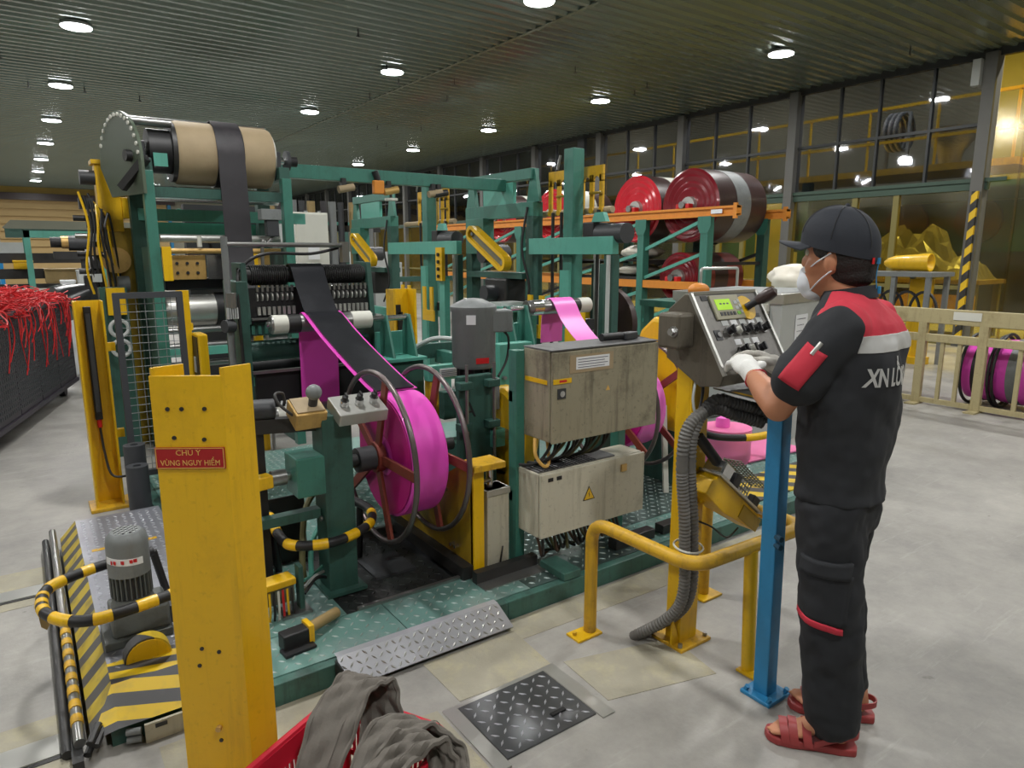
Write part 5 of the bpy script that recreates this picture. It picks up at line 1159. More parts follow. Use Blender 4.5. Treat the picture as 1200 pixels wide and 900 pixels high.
# yellow hooded unit by reel two
yh = thing('hooded_unit', 'rounded yellow guard hood behind the console', 'guard', (3.4, 3.2, PZ))
q = MB(); q.prism([(-.2,0),(.2,0),(.22,.35),(.16,.62),(.05,.72),(-.12,.70),(-.2,.5)],(3.25,2.97,PZ+.35),(0,1,0),(0,0,1),.22); q.build('hood','yellow',yh,.03)
MB().box(3.27,3.45,2.8,3.14,PZ,PZ+.36).build('base','teal_dark',yh)
pd2 = thing('reel_pedestal', 'teal pedestal carrying the reel behind the cabinets', 'pedestal', (2.78, 2.95, PZ))
MB().box(2.70,2.80,2.88,3.02,PZ,.78).build('column','teal_dark',pd2,.004); MB().box(2.66,2.84,2.84,3.06,PZ,PZ+.015).build('foot','teal_dark',pd2)
MB().box(3.47,3.56,2.85,3.05,PZ,.7).build('column','teal_dark',pd2,.004)
MB().beam((3.13,2.74,PZ),(3.19,2.84,.62),.03,.03).build('strut','white_paint',pd2)
# pale pink roll and web beyond the console
pr_ = thing('pink_roll', 'pale pink liner roll standing on the deck beyond the console', 'roll', (4.05, 2.95, PZ))
MB().cyl((4.02,2.98,PZ),(4.02,2.98,.33),.175,36).build('roll','pink_pale',pr_); MB().cyl((4.0,3.0,.33),(4.0,3.0,.40),.05,16).build('core','pink_light',pr_)
q = MB(); q.prism([(4.05,2.80),(4.68,2.76),(4.72,3.1),(4.1,3.16)],(0,0,PZ+.008),(1,0,0),(0,1,0),.01); q.build('loose_web','pink_pale',pr_)
MB().box(3.2,4.49,2.30,2.62,PZ,PZ+.01).build('hazard_plate','hazard_x',plat)
bumper('bumper_rail', 'yellow taped black bumper hoop in front of the pale pink roll',
  [(3.62,2.98,.38),(3.64,2.78,.36),(3.82,2.63,.36),(4.05,2.6,.37),(4.25,2.66,.38),(4.31,2.8,.39),(4.28,2.97,.39)],.024,[(.3,.42),(.46,.55),(.6,.7),(.85,.95)],(3.9,2.7,PZ),[((3.62,2.98,.38),(3.62,2.99,PZ)),((4.28,2.97,.39),(4.29,3.0,PZ+.016))])
# ================================================================== ORANGE RACK WITH REELS
rk = thing('reel_rack', 'teal rack with orange beams carrying large wrapped rolls', 'rack', (9.1, 9.5, 0))
RY = (6.86,8.16,9.9,11.6,13.3,15.0)
for xx in (8.5, 9.9):
    q = MB(); y0 = 6.3 if xx < 9 else 6.42
    q.box(xx-.04,xx+.04,y0,15.5,2.10,2.23); q.box(xx-.07,xx+.02,y0,15.5,2.20,2.235); q.box(xx-.07,xx+.02,y0,15.5,2.09,2.115); q.build('beam','orange',rk)
    MB().box(xx-.075,xx-.04,y0,y0+.06,2.05,2.27).build('end_plate','orange',rk)
    MB().box(xx-.06,xx+.06,6.9,15.2,1.0,1.12).build('low_beam','orange',rk)
    for k, yy in enumerate(RY):
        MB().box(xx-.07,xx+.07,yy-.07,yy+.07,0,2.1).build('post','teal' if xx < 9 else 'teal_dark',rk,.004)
        MB().prism([(-.12,2.1),(.12,2.1),(.12,1.95),(.07,1.85),(-.07,1.85),(-.12,1.95)],(xx-.08,yy,0),(0,1,0),(0,0,1),.015).build('gusset','teal',rk)
        if k < 5:
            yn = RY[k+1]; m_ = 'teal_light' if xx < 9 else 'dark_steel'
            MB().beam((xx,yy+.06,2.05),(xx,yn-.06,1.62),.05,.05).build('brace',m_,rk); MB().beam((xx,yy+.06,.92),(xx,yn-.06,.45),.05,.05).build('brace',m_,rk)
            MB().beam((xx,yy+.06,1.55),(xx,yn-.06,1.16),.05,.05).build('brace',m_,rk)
for yy in RY[:4]: MB().beam((8.56,yy,1.4),(9.84,yy,1.4),.05,.05).build('tie','dark_steel',rk)
MB().box(8.425,8.43,6.55,6.75,2.13,2.19).build('label','paper',rk)
def big_roll(label, y, z, R, x0, x1, body, face_, band, group):
    t = thing('wrapped_roll', label, 'roll', ((x0+x1)/2, y, z-R), group)
    MB().lathe((x0,y,z),(1,0,0),[(.03,.1),(.01,R*.45),(.03,R*.5),(.01,R*.6),(.03,R*.66),(.0,R*.78),(.02,R*.84),(.0,R*.94),(.03,R)],48).build('wrapped_face',face_,t)
    MB().lathe((x0+.03,y,z),(1,0,0),[(0,.1),(0,R),(x1-x0-.03,R),(x1-x0-.03,.1)],48).build('body',body,t)
    MB().lathe((x0+(x1-x0)*.38,y,z),(1,0,0),[(0,R*.9),(0,R*1.008),((x1-x0)*.28,R*1.008),((x1-x0)*.28,R*.9)],48,True).build('band',band,t)
    MB().lathe((x0-.035,y,z),(1,0,0),[(0,.06),(0,.13),(.07,.14),(.07,.05)],20).build('core_end','bright_steel',t)
    MB().cyl((x0-.18,y,z),(x1+.2,y,z),.055,14).build('shaft','steel',t)
    for dy in (-.13,.06): MB().box(x0-.16,x0-.05,y+dy,y+dy+.07,z-.058,z+.02).build('red_chock','red',t,.012)
    return t
G = 'large wrapped rolls on the orange rack'
big_roll('large dark roll with glossy red face and grey band at the rack end', 7.32, 2.288, .56, 8.60, 9.80, 'dark_roll','red_dark','grey_paint',G)
big_roll('large roll with bright red face and white band on the rack', 8.46, 2.288, .55, 8.60, 9.80, 'dark_roll','red_gloss','white_paint',G)
big_roll('small dark red roll low inside the rack', 7.50, 1.173, .40, 8.62, 9.78, 'rust_red','red_dark','dark_roll',G)
big_roll('red wrapped roll further along the rack', 10.75, 2.288, .5, 8.60, 9.80, 'dark_roll','red_gloss','white_paint',G)
big_roll('red wrapped roll behind the tall teal column frame', 12.45, 2.288, .5, 8.60, 9.80, 'dark_roll','red_gloss','white_paint',G)
def bag(label, c, s, mat='plastic_bag'):
    q = MB(); q.sphere(c,1,20,12,s)
    rnd = random.Random(int(c[0]*97+c[1]*31))
    ob = q.build('sack',mat)
    for v in ob.data.vertices:
        k = 1+.12*math.sin(v.co.x*23+v.co.z*17)+.08*rnd.uniform(-1,1); v.co.x *= k; v.co.y *= k
        if v.co.z < s[2]*.25: v.co.z = max(v.co.z, 0)
    return tag(ob,label,'sack')
bag('tan plastic sack lying on the rack beside the teal post', (9.0,8.65,1.578), (.36,.33,.13))
bag('clear film bundle stored on the rack under the tan sack', (9.0,8.7,1.272), (.36,.36,.10))
shf = thing('rack_shelf', 'dark steel shelf inside the orange rack under the sacks', 'shelf', (9.1,8.5,.9))
MB().box(8.53,9.87,8.24,9.82,1.118,1.165).build('plate','dark_steel',shf); MB().box(8.59,9.80,8.14,9.92,1.422,1.45).build('plate','dark_steel',shf)
# ================================================================== FENCE, BOX, TABLE, PINK REELS
fe = thing('barrier_fence', 'weathered cream steel barrier fence across the floor', 'fence', (7.6, 2.3, 0))
MB().box(7.57,7.63,-.6,5.6,.85,1.0).build('top_board','fence_paint',fe,.006); MB().box(7.575,7.625,-.6,5.6,.66,.74).build('middle_rail','fence_paint',fe,.004); MB().box(7.58,7.62,-.6,5.6,.02,.07).build('bottom_rail','fence_paint',fe)
for yy in (5.5,4.6,3.28,2.72,1.4,.3):
    MB().box(7.57,7.63,yy-.04,yy+.04,0,.86).build('post','fence_paint',fe,.003); MB().box(7.45,7.75,yy-.05,yy+.05,0,.015).build('foot','fence_paint',fe)
for yy in (5.2,4.9,4.25,3.92,3.6,3.08,2.92,2.4,2.1,1.8,1.1,.8): MB().box(7.585,7.615,yy-.018,yy+.018,.07,.66).build('baluster','fence_paint',fe)
MB().box(7.565,7.57,2.75,3.0,.9,.98).build('white_patch','white_paint',fe)
def small_reel(label, y0, y1, x, R, mats):
    t = thing('stored_reel', label, 'reel', (x,(y0+y1)/2,0), 'reels behind the fence')
    for yy in (y0,y1): MB().tube(arc((x,yy,R+.01),R,0,2*PI,(1,0,0),(0,0,1),40)[:-1],.016,8,True).build('rim','dark_steel',t)
    MB().lathe((x,y0+.02,R+.01),(0,1,0),[(0,.1),(0,R*.86),((y1-y0)*.3,R*.88)],36).build('roll',mats[0],t)
    MB().lathe((x,y0+.02+(y1-y0)*.3,R+.01),(0,1,0),[(0,.1),(0,R*.9),((y1-y0)*.3,R*.9),((y1-y0)*.3,.1)],36).build('band',mats[1],t)
    MB().lathe((x,y0+.02+(y1-y0)*.6,R+.01),(0,1,0),[(0,R*.88),((y1-y0)*.36,R*.86),((y1-y0)*.36,.1)],36).build('roll',mats[2],t)
    for k in range(6):
        a = PI*k/3; MB().beam((x,y0,R+.01),(x+math.cos(a)*R,y0,R+.01+math.sin(a)*R),.02,.03,up=(0,1,0)).build('spoke','dark_steel',t)
    return t
small_reel('dark wound reel with pink edges behind the fence', 2.70, 2.95, 8.1, .36, ('pink','black','pink'))
small_reel('bright pink reel with a grey band behind the fence', 2.36, 2.66, 8.1, .37, ('pink','grey_paint','pink'))
# light grey bin-box behind the console
gb2 = thing('grey_chest', 'light grey steel chest with wire latches and a paper note', 'chest', (5.1, 3.95, 0))
A = Vector((4.84,3.14,0)); Bv = Vector((4.58,4.0,0)); 
ld_ = (Bv-A); rd_ = Vector((1.05,.18,0)); 
def quadbox(z0, z1, name, mat, grow=0, par=gb2):
    c = A+ld_/2+rd_/2; pts = []
    for a, b_ in ((0,0),(1,0),(1,1),(0,1)):
        p = A+ld_*a+rd_*b_; p = p+(p-c).normalized()*grow; pts.append((p.x,p.y))
    return MB().prism(pts[::-1],(0,0,z0),(1,0,0),(0,1,0),z1-z0).build(name,mat,par,.004)
quadbox(0,1.16,'body','light_grey'); quadbox(1.16,1.24,'rim','bright_steel',.025); quadbox(1.235,1.245,'lid_recess','grey_paint',-.05)
for t_ in (.15,.8):
    p = A+ld_*t_; n3 = Vector((-ld_.y,ld_.x,0)).normalized(); n3 = n3 if n3.x < 0 else -n3
    p = p+n3*.02+Vector((0,0,1.0)); MB().tube([p+Vector((0,-.05,.1)),p+Vector((0,.05,.1)),p+Vector((0,.07,-.06)),p+Vector((0,-.07,-.06))],.008,6,True).build('wire_latch','chrome',gb2); MB().obox(p+Vector((0,0,.12)),(.04,.07,.08)).build('catch','white_paint',gb2)
fr_n = Vector((rd_.y,-rd_.x,0)).normalized()
pp = A+rd_*.25+fr_n*.003; u_ = rd_.normalized()
q = MB(); q.prism([(0,.82),(.24,.82),(.24,1.06),(0,1.06)],pp,u_,(0,0,1),.003); nt_ = q.build('paper_note','paper',gb2)
for k in range(4):
    q = MB(); q.prism([(.03,1.02-.05*k),(.2-.03*(k%2),1.02-.05*k),(.2-.03*(k%2),1.028-.05*k),(.03,1.028-.05*k)],pp+fr_n*.002,u_,(0,0,1),.001); q.build('text_line','print_grey',nt_)
bag('white lumpy sack on the crates behind the grey chest', (6.6,4.15,1.30), (.28,.26,.15))
cr = thing('crate_stack', 'dark crate under the white lumpy sack', 'crate', (6.6,4.15,0))
MB().box(6.15,7.05,3.8,4.5,0,1.1).build('box','grey_paint',cr,.01); MB().box(6.12,7.08,3.77,4.53,1.1,1.15).build('lid','light_grey',cr)
# steel table with yellow cone
tbl = thing('steel_table', 'grey steel table frame by the glazed partition', 'table', (10.2, 4.8, 0))
MB().box(9.9,10.6,4.25,5.6,1.24,1.30).build('top','grey_paint',tbl)
for xx in (9.95,10.5):
    for yy in (4.3,4.75,5.5): MB().box(xx-.03,xx+.03,yy-.03,yy+.03,0,1.24).build('leg','grey_paint',tbl)
for k in range(5): MB().tube(arc((9.98,4.35+.22*k,.75),.18,0,PI,(0,1,0),(0,0,1.6),12),.02,6).build('hanging_hose','black',tbl)
tag(MB().lathe((10.15,5.0,1.42),(.0,-1,.02),[(0,.03),(.05,.07),(.15,.10),(.62,.125),(.62,.11),(.5,.0)],24).build('yellow_cone','yellow'),'yellow plastic cone lying on the grey steel table','cone')
yd = thing('yellow_stand', 'yellow machine part standing under the steel table', 'machine part', (10.5,4.6,0)); MB().box(10.3,10.5,4.45,4.7,0,1.2).build('column','yellow',yd,.01); MB().box(10.25,10.46,4.40,4.70,0,.1).build('base','yellow',yd)
# ================================================================== BACKGROUND AT THE LEFT
wc = thing('electrical_cabinet', 'tall white electrical cabinet behind the slitter', 'cabinet', (2.95, 8.4, 0))
MB().box(2.74,3.15,8.3,8.7,0,2.04).build('body','white_paint',wc,.006); MB().box(2.755,3.135,8.285,8.3,.1,2.02).build('door','white_paint',wc,.003)
MB().box(2.88,3.02,8.278,8.285,1.48,1.68).build('paper_sheet','paper',wc); MB().box(3.0,3.03,8.27,8.285,1.3,1.42).build('handle','dark_grey',wc)
for xx in (2.78,2.95,3.12): MB().cyl((xx,8.5,2.04),(xx,8.5,2.07),.025,8).build('lifting_eye','grey_paint',wc)
gc = thing('electrical_cabinet', 'grey ribbed cabinet beside the tall white one', 'cabinet', (2.4, 8.3, 0))
MB().box(2.22,2.62,8.3,8.7,0,1.98).build('body','light_grey',gc,.004)
for k in range(4): MB().box(2.25+.09*k,2.26+.09*k,8.29,8.3,.1,1.9).build('rib','grey_paint',gc)
bx = thing('sensor_head', 'grey sensor head on a bent conduit beside the hanging strip', 'sensor', (1.93,5.6,1.2))
MB().box(1.82,1.97,5.35,5.45,1.80,1.88).build('cap','grey_paint',bx,.004); MB().box(1.86,1.95,5.36,5.44,1.68,1.80).build('head','dark_grey',bx,.006)
MB().tube(smooth_path([(1.92,5.4,1.68),(1.86,5.4,1.62),(1.82,5.4,1.5),(1.82,5.42,.0)],8),.014,8).build('conduit','steel',bx); MB().box(1.74,1.80,5.45,5.5,0,1.55).build('yellow_post','yellow',bx)
bx.location.x -= .30
wlb = thing('cable_wall', 'dark wall of pipes and cable ducts behind the white cabinet', 'pipes', (3.8, 11, 0))
for k in range(12): MB().cyl((3.0+.16*k,10.6+.05*(k%3),0),(3.0+.16*k,10.6+.05*(k%3),2.35),.05+.015*(k%2),8).build('pipe',['dark_grey','wood','hall_dark','grey_paint'][k%4],wlb)
MB().box(2.9,5.0,10.8,10.85,1.9,2.0).build('cross_bar','dark_steel',wlb)
# scrap bin
bn = thing('scrap_bin', 'dark perforated plastic bin on castors full of red scrap', 'bin', (0,8,0))
e = Vector((.258,.966,0)); n4 = Vector((-e.y,e.x,0)); P0 = Vector((-.28,6.55,0)); LEN = 2.65
def bq(a, b_): return P0+e*a+n4*b_
def slab(a0, a1, b0, b1, z0, z1, name, mat, par, bev=0, taper=0):
    pts = [bq(a0,b0),bq(a1,b0),bq(a1,b1),bq(a0,b1)]
    return MB().prism([(p.x,p.y) for p in pts],(0,0,z0),(1,0,0),(0,1,0),z1-z0).build(name,mat,par,bev)
pm('bin_plastic', (44,38,48), .5, 0, .15, 8, .3, (70,60,70), 4)
for k in range(4):
    a = k*LEN/4; slab(a,a+LEN/4-.015,0,.03,.17,1.04,'side_panel','bin_plastic',bn,.008)
slab(0,LEN,1.1,1.13,.17,1.04,'side_panel','bin_plastic',bn); slab(-.03,0,0,1.13,.17,1.04,'end_panel','bin_plastic',bn); slab(LEN,LEN+.03,0,1.13,.17,1.04,'end_panel','bin_plastic',bn)
slab(-.03,LEN+.03,-.02,1.15,.13,.17,'base','bin_plastic',bn); slab(-.04,LEN+.04,-.02,.03,1.03,1.06,'rim','charcoal',bn)
ribs = MB()
for i in range(52):
    for j in range(16):
        c = bq(.05+i*.05,-.001)+Vector((0,0,.24+j*.048)); ribs.obox(c,(.008,.03,.03),ang=math.atan2(n4.y,n4.x))
stuff(ribs.build('perforation','charcoal',bn))
for a in (.2,LEN-.2):
    for b_ in (.1,1.0): MB().cyl(bq(a,b_-.03)+Vector((0,0,.07)),bq(a,b_+.03)+Vector((0,0,.07)),.07,16).build('castor','black',bn)
scp = MB(); rr_ = random.Random(3)
for k in range(800):
    a = rr_.uniform(.15,LEN-.1); b_ = rr_.uniform(.02,1.0); z0 = 1.0+.20*math.sin(PI*min(1,max(0,a/LEN)))*rr_.random()
    c = bq(a,b_)+Vector((0,0,z0)); pts = [c+Vector((rr_.uniform(-.18,.18),rr_.uniform(-.18,.18),rr_.uniform(-.06,.09))) for _ in range(4)]
    scp.tube(smooth_path(pts,4),.0055,4)
for k in range(34):
    a = rr_.uniform(1.3,LEN-.05) if k % 3 else rr_.uniform(.3,1.2); z1 = rr_.uniform(.45,.95)
    scp.tube(smooth_path([bq(a,.15)+Vector((0,0,1.08)),bq(a,-.02)+Vector((0,0,1.08)),bq(a+rr_.uniform(-.1,.1),-.05)+Vector((0,0,(1.08+z1)/2)),bq(a+rr_.uniform(-.15,.15),-.045)+Vector((0,0,z1))],4),.005,4)
sp_ = tag(scp.build('red_scrap','red'),'tangle of thin red plastic trimmings heaped over the dark bin','plastic scrap',None,'stuff')
# machine line far left
fl1 = thing('conveyor_line', 'teal framed conveyor line with dark rails behind the scrap bin', 'machine', (.6, 11.5, 0))
for (x0,x1,y0,y1,z0,z1,m) in [(.10,.17,11.2,11.3,0,1.85,'teal_light'),(.10,1.2,11.2,11.3,1.76,1.85,'teal_light'),(.10,.17,13.2,13.3,0,1.85,'teal'),(-2,1.3,12.0,12.1,1.42,1.56,'dark_steel'),(-2,1.3,12.0,12.1,1.2,1.34,'dark_steel'),(-2,1.3,12.0,12.1,.85,.95,'teal_dark'),(-2.5,.1,13,13.1,1.55,1.72,'light_grey'),(-2,1.2,11.6,11.7,1.08,1.14,'dark_steel')]:
    MB().box(x0,x1,y0,y1,z0,z1).build('frame_member',m,fl1)
q = MB(); q.prism([(-.02,2.02),(1.6,2.02),(1.6,1.86),(-.02,1.86),(-.12,1.92)][::-1],(0,12.6,0),(1,0,0),(0,0,1),.4); q.build('hood','olive_grey',fl1)
MB().box(-.1,1.7,12.2,12.6,1.78,1.9).build('teal_cover','teal_dark',fl1)
gmB = thing('gear_motor', 'dark gear motor with a brass collar on the far conveyor line', 'motor', (.6,11,1.55))
MB().cyl((.38,11.0,1.70),(.50,11.0,1.70),.07,14).build('end_cap','black',gmB); MB().cyl((.50,11.0,1.70),(.58,11.0,1.70),.085,14).build('collar','brass',gmB); MB().cyl((.58,11.0,1.69),(.85,11.0,1.69),.10,16).build('body','dark_grey',gmB); MB().box(.85,1.05,10.9,11.1,1.58,1.82).build('yellow_block','yellow',gmB,.01)
MB().box(.4,1.1,10.9,11.1,1.48,1.58).build('base','dark_steel',gmB); MB().box(.7,.8,10.95,11.05,0,1.48).build('leg','dark_steel',gmB)
far_labels = ['grey control desk behind the scrap bin','yellow tote standing on the far conveyor line','brown carton behind the teal conveyor frame','white jerrycan behind the scrap bin','blue cabinet far behind the scrap bin','small teal box beside the yellow channel post']
for k, (x0,x1,y0,y1,z0,z1,m,nm,ct) in enumerate([(.60,.85,10.2,10.5,0,1.35,'light_grey','control_desk','desk'),(-.05,.18,11.9,12.0,1.34,1.46,'yellow','tote_box','box'),(.3,.7,11.75,12.0,1.14,1.34,'wood','carton','box'),(.42,.58,10.4,10.6,0,1.22,'paper','jerrycan','can'),(-.5,-.25,13.4,14,0,1.75,'blue','tall_cabinet','cabinet'),(.72,1.0,8.8,9.0,0,1.45,'teal_light','teal_box','box')]):
    t = thing(nm,far_labels[k],ct,((x0+x1)/2,(y0+y1)/2,z0)); MB().box(x0,x1,y0,y1,z0,z1-.03).build('body',m,t,.01); MB().box(x0-.005,x1+.005,y0-.005,y1+.005,z1-.03,z1).build('lid',m,t,.006)
bl2 = thing('blower', 'black blower duct above the scrap bin', 'blower', (.55,9.6,.0))
MB().lathe((.35,9.5,.98),(.8,.3,.35),[(0,.22),(.1,.2),(.35,.1),(.45,.1),(.45,.0)],20).build('duct','black_gloss',bl2); MB().box(.62,.85,9.5,9.7,0,1.3).build('body','black',bl2,.02)
for k in range(5): MB().tube(smooth_path([(.7+.02*k,9.45,1.3),(.68+.03*k,9.4,1.45),(.66+.02*k,9.42,1.6)],5),.012,6).build('cable','cable_black' if k%2 else 'light_grey',bl2)
bpst = thing('blue_post', 'thin blue post far behind at the roller shutter', 'post', (-.25,14.5,0)); MB().box(-.28,-.2,14.5,14.6,0,2.3).build('tube','blue',bpst); MB().box(-.35,-.13,14.45,14.65,0,.02).build('base','blue',bpst)
# further machine silhouettes between the drum and the let-off line
fm = thing('far_machine', 'teal and dark rolling machine far behind the drum frame', 'machine', (4.0, 15, 0))
for (x0,x1,y0,y1,z0,z1,m) in [(2.4,2.55,13,13.2,0,2.3,'teal_dark'),(3.6,3.75,13,13.2,0,2.3,'teal_dark'),(2.3,3.9,13,13.2,2.1,2.3,'teal'),(2.3,3.9,13.3,13.5,1.2,1.4,'teal'),(2.5,3.7,13.1,13.6,.5,1.0,'dark_steel'),(4.6,4.75,14,14.2,0,2.2,'teal_dark'),(5.6,5.75,14,14.2,0,2.2,'teal_dark'),(4.5,5.9,14,14.2,2.0,2.2,'teal'),(4.7,5.7,14,14.4,.6,1.1,'grey_paint'),(6.4,7.2,15,15.6,0,1.6,'light_grey'),(7.4,7.5,13,13.1,0,2.2,'hall_dark'),(5.5,7.5,12.5,12.6,1.0,1.1,'teal_dark')]:
    MB().box(x0,x1,y0,y1,z0,z1).build('frame_member',m,fm)
MB().cyl((2.6,13.3,1.7),(3.6,13.3,1.7),.2,18).build('roll','white_paint',fm); MB().cyl((4.75,14.2,1.5),(5.6,14.2,1.5),.2,18).build('roll','dark_grey',fm)
for k in range(5): 
    t = thing('pallet_load', ['white wrapped pallet load far down the hall','grey wrapped pallet load far down the hall','tan carton pallet load far down the hall','white carton pallet load beside the let-off line','stacked grey trays beside the let-off line'][k], 'pallet', (5.4+.9*k,17+.5*k,0))
    MB().box(5.1+.9*k,5.9+.9*k,17+.5*k,17.8+.5*k,0,.14).build('pallet','wood',t); MB().box(5.12+.9*k,5.88+.9*k,17.02+.5*k,17.78+.5*k,.14,1.1+.2*(k%3)).build('load',['white_paint','grey_paint','tan_canvas','plastic_bag','light_grey'][k],t,.02)
# ================================================================== WORKER
from mathutils.bvhtree import BVHTree
TH = math.radians(13); WC = Vector((2.045,1.075,0)); WF = Vector((-math.sin(TH),math.cos(TH),0)); WL = Vector((-math.cos(TH),-math.sin(TH),0)); UZ = Vector((0,0,1))
def B(f, l, z): return WC+WF*f+WL*l+UZ*z
RB = Matrix((WF,WL,UZ)).transposed()
FT = math.radians(24)
def BF(f, l, z, l0):
    a, c_ = f+.07, l-l0
    return B(-.07+a*math.cos(FT)-c_*math.sin(FT), l0+a*math.sin(FT)+c_*math.cos(FT), z)
def loc_of(p): q = p-WC; return q.dot(WF), q.dot(WL), q.z
def loft(mb, secs, n=28, ex=2.3):
    vs = []; m = len(secs)
    for (f,l,z,rf,rl) in secs:
        for k in range(n):
            a = 2*PI*k/n; ca, sa = math.cos(a), math.sin(a)
            vs.append(B(f+rf*math.copysign(abs(ca)**(2/ex),ca), l+rl*math.copysign(abs(sa)**(2/ex),sa), z))
    fs = [(i*n+k, i*n+(k+1)%n, (i+1)*n+(k+1)%n, (i+1)*n+k) for i in range(m-1) for k in range(n)]
    fs += [tuple(reversed(range(n))), tuple((m-1)*n+k for k in range(n))]
    mb._add(vs, fs)
def cap_(mb, p0, p1, r0, r1=None):
    r1 = r0 if r1 is None else r1; p0 = Vector(p0); p1 = Vector(p1)
    mb.cyl(p0,p1,r0,20,r1); mb.sphere(p0,r0,20,12); mb.sphere(p1,r1,20,12)
def ell(mb, c, rf, rl, rz): mb.sphere(c,1,24,16,(rf,rl,rz),RB)
def organic(mb, name, mat, parent, voxel=.007, smooth=6, disp=0, dsize=.1, seed=0):
    me = bpy.data.meshes.new('tmp'); me.from_pydata(mb.v,[],mb.f); me.update()
    bm = bmesh.new(); bm.from_mesh(me); bmesh.ops.recalc_face_normals(bm, faces=bm.faces); bm.to_mesh(me); bm.free()
    ob = bpy.data.objects.new('tmp',me); COL.objects.link(ob)
    r = ob.modifiers.new('r','REMESH'); r.mode = 'VOXEL'; r.voxel_size = voxel
    if smooth: s = ob.modifiers.new('s','SMOOTH'); s.iterations = smooth; s.factor = .5
    if disp:
        tx = bpy.data.textures.new('folds','CLOUDS'); tx.noise_scale = dsize; tx.noise_depth = 2
        d = ob.modifiers.new('d','DISPLACE'); d.texture = tx; d.strength = disp; d.mid_level = .5; d.texture_coords = 'LOCAL'
        s2 = ob.modifiers.new('s2','SMOOTH'); s2.iterations = 2
    dg = bpy.context.evaluated_depsgraph_get(); nm = bpy.data.meshes.new_from_object(ob.evaluated_get(dg))
    bpy.data.objects.remove(ob); bpy.data.meshes.remove(me)
    org = ORG[parent.name]
    for v in nm.vertices: v.co -= org
    nm.materials.clear(); nm.materials.append(M[mat]); nm.name = name
    nm.polygons.foreach_set('use_smooth',[True]*len(nm.polygons))
    o = bpy.data.objects.new(name,nm); COL.objects.link(o); place(o,org,parent); return o
def extract(ob, cond, name, mat, parent, off=.0, cut=False):
    bm = bmesh.new(); bm.from_mesh(ob.data); bm.normal_update(); org = ORG[ob.name]
    keep = [f for f in bm.faces if cond(f.calc_center_median()+org, f.normal)]
    ks = set(keep)
    b2 = bm.copy(); b2.faces.ensure_lookup_table(); idx = {f.index for f in keep}
    bmesh.ops.delete(b2, geom=[f for f in b2.faces if f.index not in idx], context='FACES')
    if off:
        nn = {v.index:v.normal.copy() for v in b2.verts}
        for v in b2.verts: v.co += v.normal*off
    me = bpy.data.meshes.new(name); b2.to_mesh(me); b2.free()
    if cut:
        bmesh.ops.delete(bm, geom=keep, context='FACES'); bm.to_mesh(ob.data)
    bm.free(); me.materials.clear(); me.materials.append(M[mat])
    o = bpy.data.objects.new(name,me); COL.objects.link(o); place(o,org,parent)
    if off: s = o.modifiers.new('thick','SOLIDIFY'); s.thickness = off*1.2; s.offset = -1
    return o
wk = thing('person', 'person in black and red work shirt, cap and mask operating the console', 'person', B(0,0,0))
# wrists and hands reach the console
WLh = Vector((1.905,1.325,1.165)); WRh = Vector((2.09,1.345,1.165))
EL = B(.135,.222,1.10); ER = B(.16,-.20,1.10)
sk = MB()
loft(sk,[(.0,0,.82,.06,.09),(.0,0,.95,.085,.12),(0,0,1.1,.105,.16),(-.01,0,1.25,.11,.175),(0,0,1.34,.09,.16),(.02,0,1.40,.06,.09)])
cap_(sk,B(.015,0,1.36),B(.055,0,1.47),.062,.058)
ell(sk,B(.062,0,1.555),.098,.076,.112); ell(sk,B(.105,0,1.475),.062,.058,.066); ell(sk,B(.13,0,1.445),.03,.035,.03)
ell(sk,B(.158,0,1.525),.018,.014,.022); ell(sk,B(.150,0,1.548),.014,.011,.026); ell(sk,B(.142,0,1.575),.022,.052,.012)
for s_ in (1,-1):
    ell(sk,B(.066,.079*s_,1.525),.020,.010,.034); ell(sk,B(.062,.074*s_,1.505),.012,.010,.014)
    cap_(sk,B(0,.165*s_,1.345),(EL if s_>0 else ER),.05,.042)
    ell(sk,B(.12,.045*s_,1.51),.03,.022,.026)
cap_(sk,EL,EL+(WLh-EL)*.45,.043,.042); cap_(sk,EL+(WLh-EL)*.45,WLh,.042,.029)
cap_(sk,ER,ER+(WRh-ER)*.45,.043,.042); cap_(sk,ER+(WRh-ER)*.45,WRh,.042,.029)
feet = ((.12,0),( -.085,.0))
for l, df in feet:
    kn = B(-.03 if l>0 else .02,l,.49); an = B(-.085+df,l,.10)
    cap_(sk,B(0,l*.7,.78),kn,.062,.055); cap_(sk,kn,an,.055,.038)
    cap_(sk,an,BF(-.095+df,l,.06,l),.036,.034); cap_(sk,an,BF(.03+df,l,.05,l),.036,.026); sk.sphere(BF(.035+df,l,.045,l),1,20,12,(.055,.042,.02),RB@Matrix.Rotation(FT,3,'Z'))
    for k in range(5): cap_(sk,BF(.055+df,l-.03+.015*k,.043,l),BF(.115-.011*abs(k-(1 if l<0 else 3))+df,l-.032+.016*k,.038,l),.0095,.008)
body = organic(sk,'body','skin',wk,.0065,4)
# hair, eyes, brows
h = MB(); ell(h,B(.042,0,1.54),.090,.081,.088); ell(h,B(.03,0,1.49),.072,.066,.05)
for s_ in (1,-1): ell(h,B(.088,.072*s_,1.568),.034,.012,.034); ell(h,B(.075,.075*s_,1.54),.012,.009,.03)
organic(h,'hair','hair',wk,.006,3)
for s_ in (1,-1):
    MB().sphere(B(.143,.033*s_,1.555),.012,12,8).build('eye','white_paint',wk); MB().sphere(B(.1525,.034*s_,1.555),.0055,10,6).build('iris','black',wk)
    MB().tube([B(.158,.015*s_,1.578),B(.157,.035*s_,1.583),B(.143,.055*s_,1.578)],.0045,6).build('eyebrow','hair',wk)
